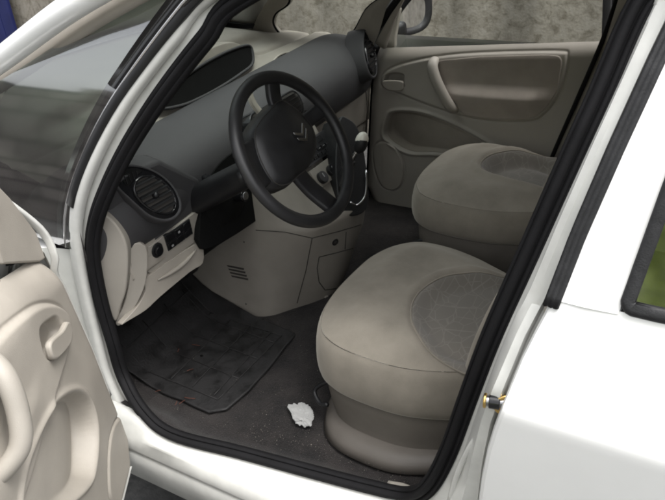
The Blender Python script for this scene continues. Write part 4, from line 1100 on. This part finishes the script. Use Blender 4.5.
# ================================================================== SEATS
OUTL = [(.0, -.08), (.0, .06), (-.02, .17), (-.065, .250), (-.13, .288), (-.22, .300), (-.32, .297), (-.41, .270), (-.49, .232), (-.56, .195), (-.575, .0), (-.56, -.175), (-.49, -.195), (-.40, -.235), (-.30, -.280), (-.20, -.305), (-.11, -.300), (-.045, -.245), (-.01, -.165)]
def outline(x0, k=1.0):
    P = c2(OUTL, 6); return [(x0+a, b*k) for a, b in P]
def seat(x0, yc, z0, nm, lab, ins, wk=1.0):
    """x0: x of the cushion's front edge; the cushion is .56 long"""
    st = part(nm); st['label'] = lab
    xr = x0-.57; hw = .30*wk
    O_ = outline(x0, wk)
    cx = xr+(x0-xr)*.48
    def H(x, y):   # top surface relative to z0, arrays
        x = np.asarray(x, float); y = np.asarray(y, float)
        u = np.clip((x-cx)/(x0-cx), 0, 1); h = -.03*np.clip((cx-x)/.3, 0, 9)
        dd_ = np.clip(-sdf(O_, x, y)-.0155, 0, 9); tt_ = np.clip(dd_/.20, 0, 1); h = h*tt_+.043*(1-(1-tt_)**2)*(1-.15*u)
        h = h+.008*np.exp(-((dd_-.085)/.04)**2)*np.where(u < .45, 1, np.clip(1-(u-.45)/.4, 0, 1))
        q = sdf(I, x, y)
        return h+(.007*np.exp(-((q-.016)/.016)**2)-dish*sm(.010, -.050, q)-.003*np.exp(-(q/.007)**2))*np.clip(dd_/.05, 0, 1)
    kt = 1.0 if wk == 1.0 else .72
    I = c2(ins, 6); dish = .030 if wk == 1.0 else .060
    rows = []
    # side wall (light cloth), then top
    def ring(sc_, z, inset=0):
        return [Vector((cx+(x-cx)*sc_, yc+y*sc_, z)) for x, y in O_]
    side = [(.86, z0-.108*kt), (.93, z0-.118*kt), (.966, z0-.118*kt), (.986, z0-.108*kt), (.997, z0-.092*kt), (1.002, z0-.072*kt), (1.001, z0-.050*kt), (.998, z0-.034*kt), (.993, z0-.019), (.985, z0-.004), (.974, z0+.009), (.961, z0+.018), (.946, z0+.0245)]
    rows += [ring(a, b) for a, b in side]
    for sc_ in [.944, .941, .947, .937, .92, .905]+list(np.linspace(.89, .001, 44)):
        hh = H([cx+(x-cx)*sc_ for x, y in O_], [y*sc_ for x, y in O_]); rows.append([Vector((cx+(x-cx)*sc_, yc+y*sc_, z0+.025+float(h))) for (x, y), h in zip(O_, hh)])
    o = grid('cushion', rows, M['fabric'], st, closed_v=True)
    # patterned insert follows the dished middle
    ic = (sum(p[0] for p in ins)/len(ins), sum(p[1] for p in ins)/len(ins))
    rows = []
    for sc_ in [.985, .975]+list(np.linspace(.95, .001, 24)):
        hh = H([ic[0]+(x-ic[0])*sc_ for x, y in I], [ic[1]+(y-ic[1])*sc_ for x, y in I]); rows.append([Vector((ic[0]+(x-ic[0])*sc_, yc+ic[1]+(y-ic[1])*sc_, z0+.0290+float(h)-(.002 if sc_ > .98 else 0))) for (x, y), h in zip(I, hh)])
    grid('cushion_insert', rows, M['insert'], st, closed_v=True, label='grey insert printed with pale crossing lines')
    hh = H([x for x, y in I], [y for x, y in I])
    tube('insert_piping', [Vector((x, yc+y, z0+.0275+float(h))) for (x, y), h in zip(I, hh)], circ(.0021, .0017, 8), M['fabric'], st, closed=True, smooth_path=0, up=(0, 0, 1))
    # darker cloth side under the cushion, plastic valance and base
    def ring2_(x0s, hws, z, dx=0): return [Vector((cx+dx+(x-cx)*x0s, yc+y*hws, z)) for x, y in O_]
    grid('cushion_side', [ring2_(.87, .90, z0-.108*kt), ring2_(.925, .945, z0-.122*kt), ring2_(.92, .955, z0-.155), ring2_(.89, .955, z0-.195), ring2_(.85, .96, z0-.225), ring2_(.82, .97, z0-.238)], M['seatbase'], st, closed_v=True)
    grid('valance', [ring2_(.80, .96, z0-.224, .0), ring2_(.835, 1.02, z0-.226, .0), ring2_(.86, 1.08, z0-.231, .0), ring2_(.872, 1.11, z0-.240), ring2_(.885, 1.17, .345), ring2_(.85, 1.1, .338)], M['seatplast'], st, closed_v=True)
    tube('adjuster_bar', [Vector((x0-.14, yc+.215, z0-.145)), Vector((x0-.08, yc+.222, z0-.150)), Vector((x0-.035, yc+.235, z0-.185)), Vector((x0-.06, yc+.255, z0-.205)), Vector((x0-.09, yc+.262, z0-.195))], circ(.006, .006, 8), M['bplast'], st, smooth_path=5)
    # backrest
    rows = []
    for k in range(26):
        t = k/25; z = z0-.02+.62*t; xb = xr+.10-.20*t-.03*t*t
        hwt = (.255+.02*math.sin(math.pi*min(t*1.3, 1)))*(1-.28*max(0, (t-.75)/.25)**2.2)
        th = .11*(1-.35*max(0, (t-.8)/.2)**2)
        r = []
        for j in range(40):
            a = 2*math.pi*j/40; c, s = math.cos(a), math.sin(a)
            yy = hwt*math.copysign(abs(c)**.55, c); xx = th*.5*math.copysign(abs(s)**.7, s)
            if s > 0: xx += .038*math.exp(-((abs(yy)/hwt-.80)/.16)**2)*math.sin(math.pi*min(.15+t, 1))
            r.append(Vector((xb-.03+xx, yc+yy, z)))
        rows.append(r)
    grid('backrest', rows, M['fabric'], st, closed_v=True, cap=True)
    hr = [Vector((xr-.17, yc, z0+.64)), Vector((xr-.175, yc, z0+.72)), Vector((xr-.18, yc, z0+.80))]
    tube('headrest', hr, [(a*.125, b*.045) for a, b in [(math.copysign(abs(math.cos(h))**.6, math.cos(h)), math.copysign(abs(math.sin(h))**.8, math.sin(h))) for h in [2*math.pi*i/28 for i in range(28)]]], M['fabric'], st, up=(1, 0, 0), smooth_path=6, scale=lambda t: .75+.25*math.sin(math.pi*t)**.5)
    return st
INS_D = [(-.10, .235), (.0, .250), (.10, .230), (.170, .170), (.205, .09), (.205, .01), (.165, -.075), (.06, -.15), (-.10, -.18)]
INS_D2 = [(-.06, .085), (.08, .090), (.19, .080), (.250, .035), (.262, -.03), (.245, -.095), (.19, -.155), (.08, -.205), (-.06, -.22)]
seat(.462, .312, .600, 'driver_seat', 'near front seat in pale velour, cushion lit by the door opening', [(x-.0, y-.01) for x, y in INS_D])
seat(.495, -.370, .675, 'passenger_seat', 'far front seat in pale velour, behind the driver seat', [(x+.030, y) for x, y in INS_D2], .93)
# rear bench, simply shaped, behind the front seats
rb = part('rear_bench')
tube('bench_cushion', [Vector((-.85, -.62, .55)), Vector((-.85, 0, .56)), Vector((-.85, .62, .55))], rbox(.50, .20, .07, 5), M['fabric'], rb, up=(0, 0, 1), smooth_path=5)
tube('bench_back', [Vector((-1.15, -.62, .88)), Vector((-1.15, 0, .88)), Vector((-1.15, .62, .88))], rbox(.16, .62, .07, 5), M['fabric'], rb, up=(.25, 0, 1), smooth_path=5)

# ================================================================== FLOOR
rows = []
for x in np.linspace(-1.9, 1.32, 70):
    r = []
    yl, zl = sillpt(min(max(x, .02), .80)) if -.15 < x < .9 else (.80, .42)
    if x > .74: yl = min(yl, .83)
    for f in np.linspace(0, 1, 70):
        y = -.79+(yl-.012+.79)*f; z = .335
        z += .075*float(sm(.70, .79, -y)) if y < 0 else (zl-.335-.012)*float(sm(yl-.10, yl-.02, y))
        if x > .98: z += (x-.98)*.85
        z += .006*noise.noise(Vector((x*6, y*6, 0)))
        r.append(Vector((x, y, z)))
    rows.append(r)
grid('floor_carpet', rows, M['carpet'], car, label='black carpet, dusty and speckled')
# sill plate carpet edge and kick panel in front
grid('kick_panel', [[Vector((x, y, z)) for x, y in ((.90, .785), (1.0, .775), (1.3, .76))] for z in (.34, .5, .72, .95)], M['carpet'], car)
grid('bulkhead', [[Vector((1.33, y, z)) for y in (-.78, 0, .78)] for z in (.3, .7, 1.03)], M['carpet'], car)
rc_ = at(405, 490, 'z', .37)
tube('seat_rail_cap', [rc_+Vector((.045, .0, 0)), rc_, rc_+Vector((-.05, 0, .002))], rbox(.030, .016, .007, 3), M['beige'], car, up=(0, 0, 1), smooth_path=4, scale=lambda t: .4+.6*math.sin(math.pi*min(max(t, .05), .95)))

# floor mat: loose, top-level
mt = thing('floor_mat', 'black ribbed rubber mat lying in the driver footwell', 'floor mat', (.85, .46, .34))
def fz(x): return .345+max(0, x-.98)*.85
# quadrilateral mat area
mq = [(.655, .66), (.66, .34), (.72, .27), (1.16, .27), (1.18, .62), (.92, .68), (.80, .685)]
mo = [Vector(p) for p in [(a, b, 0) for a, b in c2(mq, 3)]]
mc = sum(mo, Vector())/len(mo)
rows = []
for k, h in ((1.0, -.002), (1.0, .0015), (.99, .0035), (.97, .003))+tuple((q, .003) for q in np.linspace(.9, .02, 8)):
    rows.append([Vector((mc.x+(p.x-mc.x)*k, mc.y+(p.y-mc.y)*k, fz(mc.x+(p.x-mc.x)*k)+h))-mt.location for p in mo])
grid('mat_sheet', rows, M['mat'], mt, closed_v=True)
def ridge(a, b, name='mat_ridge', r=.0022):
    P = [Vector((a[0]+(b[0]-a[0])*t/10, a[1]+(b[1]-a[1])*t/10, 0)) for t in range(11)]
    P = [Vector((p.x, p.y, fz(p.x)+.0035))-mt.location for p in P]
    return tube(name, P, [(-r*1.2, 0), (-r*.6, r), (r*.6, r), (r*1.2, 0)], M['matline'], mt, up=(0, 0, 1), smooth_path=0)
rm = [at(u, v, 'z', .35) for u, v in ((176, 404), (282, 340), (250, 300), (150, 350))]
for t in np.linspace(.12, .9, 5):
    a = (1.12-.42*t, .31); b = (1.12-.42*t-.02, .63); ridge(a, b)
for t in (.33, .42, .52): ridge((.70, t+.02), (1.08, t))
ridge((.70, .31), (.70, .64)); ridge((.70, .64), (1.10, .63)); ridge((.70, .31), (1.12, .31))

# crumpled tissue
tc_ = at(302, 413, 'z', .36)
bm = bmesh.new(); bmesh.ops.create_icosphere(bm, subdivisions=5, radius=1)
for v in bm.verts:
    p = v.co.copy(); f = noise.noise(p*1.3+Vector((3, 1, 2)))*.5-abs(noise.noise(p*2.6))*.35+.12+abs(noise.noise(p*6))*.10
    r = .78+f
    v.co = Vector((p.x*r*.044, p.y*r*.030, max(p.z*r*.012, -.004)))
bmesh.ops.rotate(bm, verts=bm.verts[:], cent=(0, 0, 0), matrix=Matrix.Rotation(RAD(150), 3, 'Z'))
ti = from_bm('crumpled_tissue', bm, M['paper'], smooth=False); ti.location = (tc_.x, tc_.y, .354)
tag(ti, 'small crumpled white tissue on the carpet beside the driver seat', 'tissue')

# dead leaf scraps / red threads on the mat, crumbs on the sill side
for k, (u, v, L, ang) in enumerate(((190, 398, .035, .3), (182, 402, .022, 1.4), (176, 403, .018, 2.0), (158, 391, .016, .9), (196, 345, .03, .2), (178, 350, .02, 2.2), (190, 370, .02, 1.0))):
    c = at(u, v, 'z', .352); dv_ = Vector((math.cos(ang), math.sin(ang), 0))
    pts = [c-dv_*L*.5, c+Vector((0, 0, .003))+Vector((-dv_.y, dv_.x, 0))*L*.12, c+dv_*L*.5]
    pts = [p-c for p in pts]
    o = tube('dead_twig', pts, circ(.0011, .0009, 6), M['red'], None, up=(0, 0, 1), smooth_path=4)
    o.location = (c.x, c.y, max(.352, fz(c.x)+.006)); tag(o, 'thin reddish brown dry twig lying in the driver footwell', 'twig', 'dry twigs in the footwell')
bm = bmesh.new(); rnd = random.Random(3)
for k in range(300):
    q = rnd.random()
    if q < .6: u, v = rnd.uniform(250, 410), 0; v = 425+(u-250)*.30+rnd.gauss(0, 9)
    else: u, v = rnd.uniform(140, 320), rnd.uniform(330, 450)
    c = at(u, v, 'z', .345); 
    if c.y > .76 or c.x > 1.0: continue
    s = rnd.uniform(.0003, .0009)*(1.8 if rnd.random() < .06 else 1)
    z = .338+.075*float(sm(.70, .80, abs(c.y)))+.010
    bmesh.ops.create_icosphere(bm, subdivisions=1, radius=s, matrix=Matrix.Translation((c.x, c.y, z)))
cr = from_bm('crumbs', bm, M['crumb'], smooth=False); structure(cr, 'stuff'); cr['label'] = 'pale crumbs and grit scattered on the footwell carpet'; cr['category'] = 'crumbs'

# ================================================================== OUTSIDE
bm = bmesh.new()
for p in ((-150, -150), (150, -150), (150, 150), (-150, 150)): bm.verts.new((p[0], p[1], 0))
bm.faces.new(bm.verts[:]); g = from_bm('ground', bm, M['asphalt'], smooth=False); structure(g)
# far wall
def wall(name, p, q, h, th, m, lab, cat='wall', cop=None):
    p, q = Vector(p), Vector(q); d_ = (q-p); L_ = d_.length; d_.normalize(); n_ = Vector((-d_.y, d_.x, 0))
    root = thing(name, lab, cat, tuple(p)); root['kind'] = 'thing'
    bm = bmesh.new(); N_ = 40; 
    rows = []
    V = []
    for i in range(N_+1):
        r = []
        for j in range(13):
            r.append(d_*L_*i/N_+Vector((0, 0, h*j/12)))
        rows.append(r)
    o = grid('wall_face', rows, m, root, smooth=False); solid(o, th, -1)
    if cop:
        b = box('coping', d_*L_/2+Vector((0, 0, h+.04)), (L_, th+.10, .08), cop, root, rot=Matrix.Rotation(math.atan2(d_.y, d_.x), 3, 'Z'), bevel=.01)
    return root
wall('boundary_wall', (14, -2.25, 0), (-8, -2.25, 0), 2.4, .25, M['wall'], 'stained brownish rendered wall standing beyond the far side of the car', cop=M['wall'])
bd = thing('blue_gate', 'dark blue board gate leaning against the rendered wall', 'gate', (0, 0, 0))
e0 = at(20, 33, 'y', -2.17); e1 = at(6, 0, 'y', -2.17)
bx = (e0.x+e1.x)/2+.0
bd.location = (bx, -2.2, 0)
for k in range(9):
    box('board', (.07+k*.142, .035, 1.0), (.136, .03, 1.9), M['blue'], bd, bevel=.004)
for z in (.35, 1.6): box('rail', (.64, .062, z), (1.27, .022, .10), M['blue'], bd, bevel=.004)
# low block wall ahead on the near side: seen mirrored in the quarter glass
gw = thing('garden_wall', 'low block wall with dark coping standing off the near front wheel', 'wall', (2.6, 3.9, 0)); gw['kind'] = 'thing'
rows = [[Vector((x, 0, z)) for z in np.linspace(0, 1.75, 6)] for x in np.linspace(0, 14.0, 16)]
o = grid('wall_face', rows, M['brick'], gw, smooth=False); solid(o, .22, 1)
box('coping', (7.0, .10, 1.80), (14.1, .34, .09), M['bplast'], gw, bevel=.012)
for x in (1.2, 5.6, 10.0): box('pier', (x, -.03, .98), (.42, .10, 1.95), M['brick'], gw, bevel=.01)
# tree to the rear of the photographer, mirrored in the rear door glass
def tree(loc, h, r, m, lab):
    t = thing('garden_tree', lab, 'tree', loc)
    tube('trunk', [Vector((0, 0, 0)), Vector((.05, .03, h*.3)), Vector((-.04, .0, h*.6)), Vector((0, .05, h*.85))], circ(.13, .13, 10), M['bark'], t, smooth_path=4, scale=lambda q: 1-.75*q)
    rn_ = random.Random(int(loc[0]*10)); bm = bmesh.new()
    cl = [Vector((rn_.gauss(0, r*.5), rn_.gauss(0, r*.45), max(h*.12, h*.52+rn_.gauss(0, r*.55)))) for _ in range(44)]
    for c in cl:
        for _ in range(170):
            p = c+Vector((rn_.gauss(0, r*.17), rn_.gauss(0, r*.17), rn_.gauss(0, r*.15))); s = rn_.uniform(.06, .14)
            a = Vector((rn_.gauss(0, 1), rn_.gauss(0, 1), rn_.gauss(0, 1))).normalized(); b = a.orthogonal().normalized()
            vs_ = [bm.verts.new(p+a*s), bm.verts.new(p+b*s*.5), bm.verts.new(p-a*s), bm.verts.new(p-b*s*.5)]
            bm.faces.new(vs_)
    from_bm('crown', bm, m, t, smooth=False, recalc=False)
tree((.2, 7.5, 0), 3.4, 1.5, M['leafy'], 'yellow green tree standing straight out from the rear door')
tree((-9.5, 9.0, 0), 4.5, 1.9, M['leaf'], 'taller dark green tree furthest behind the car')
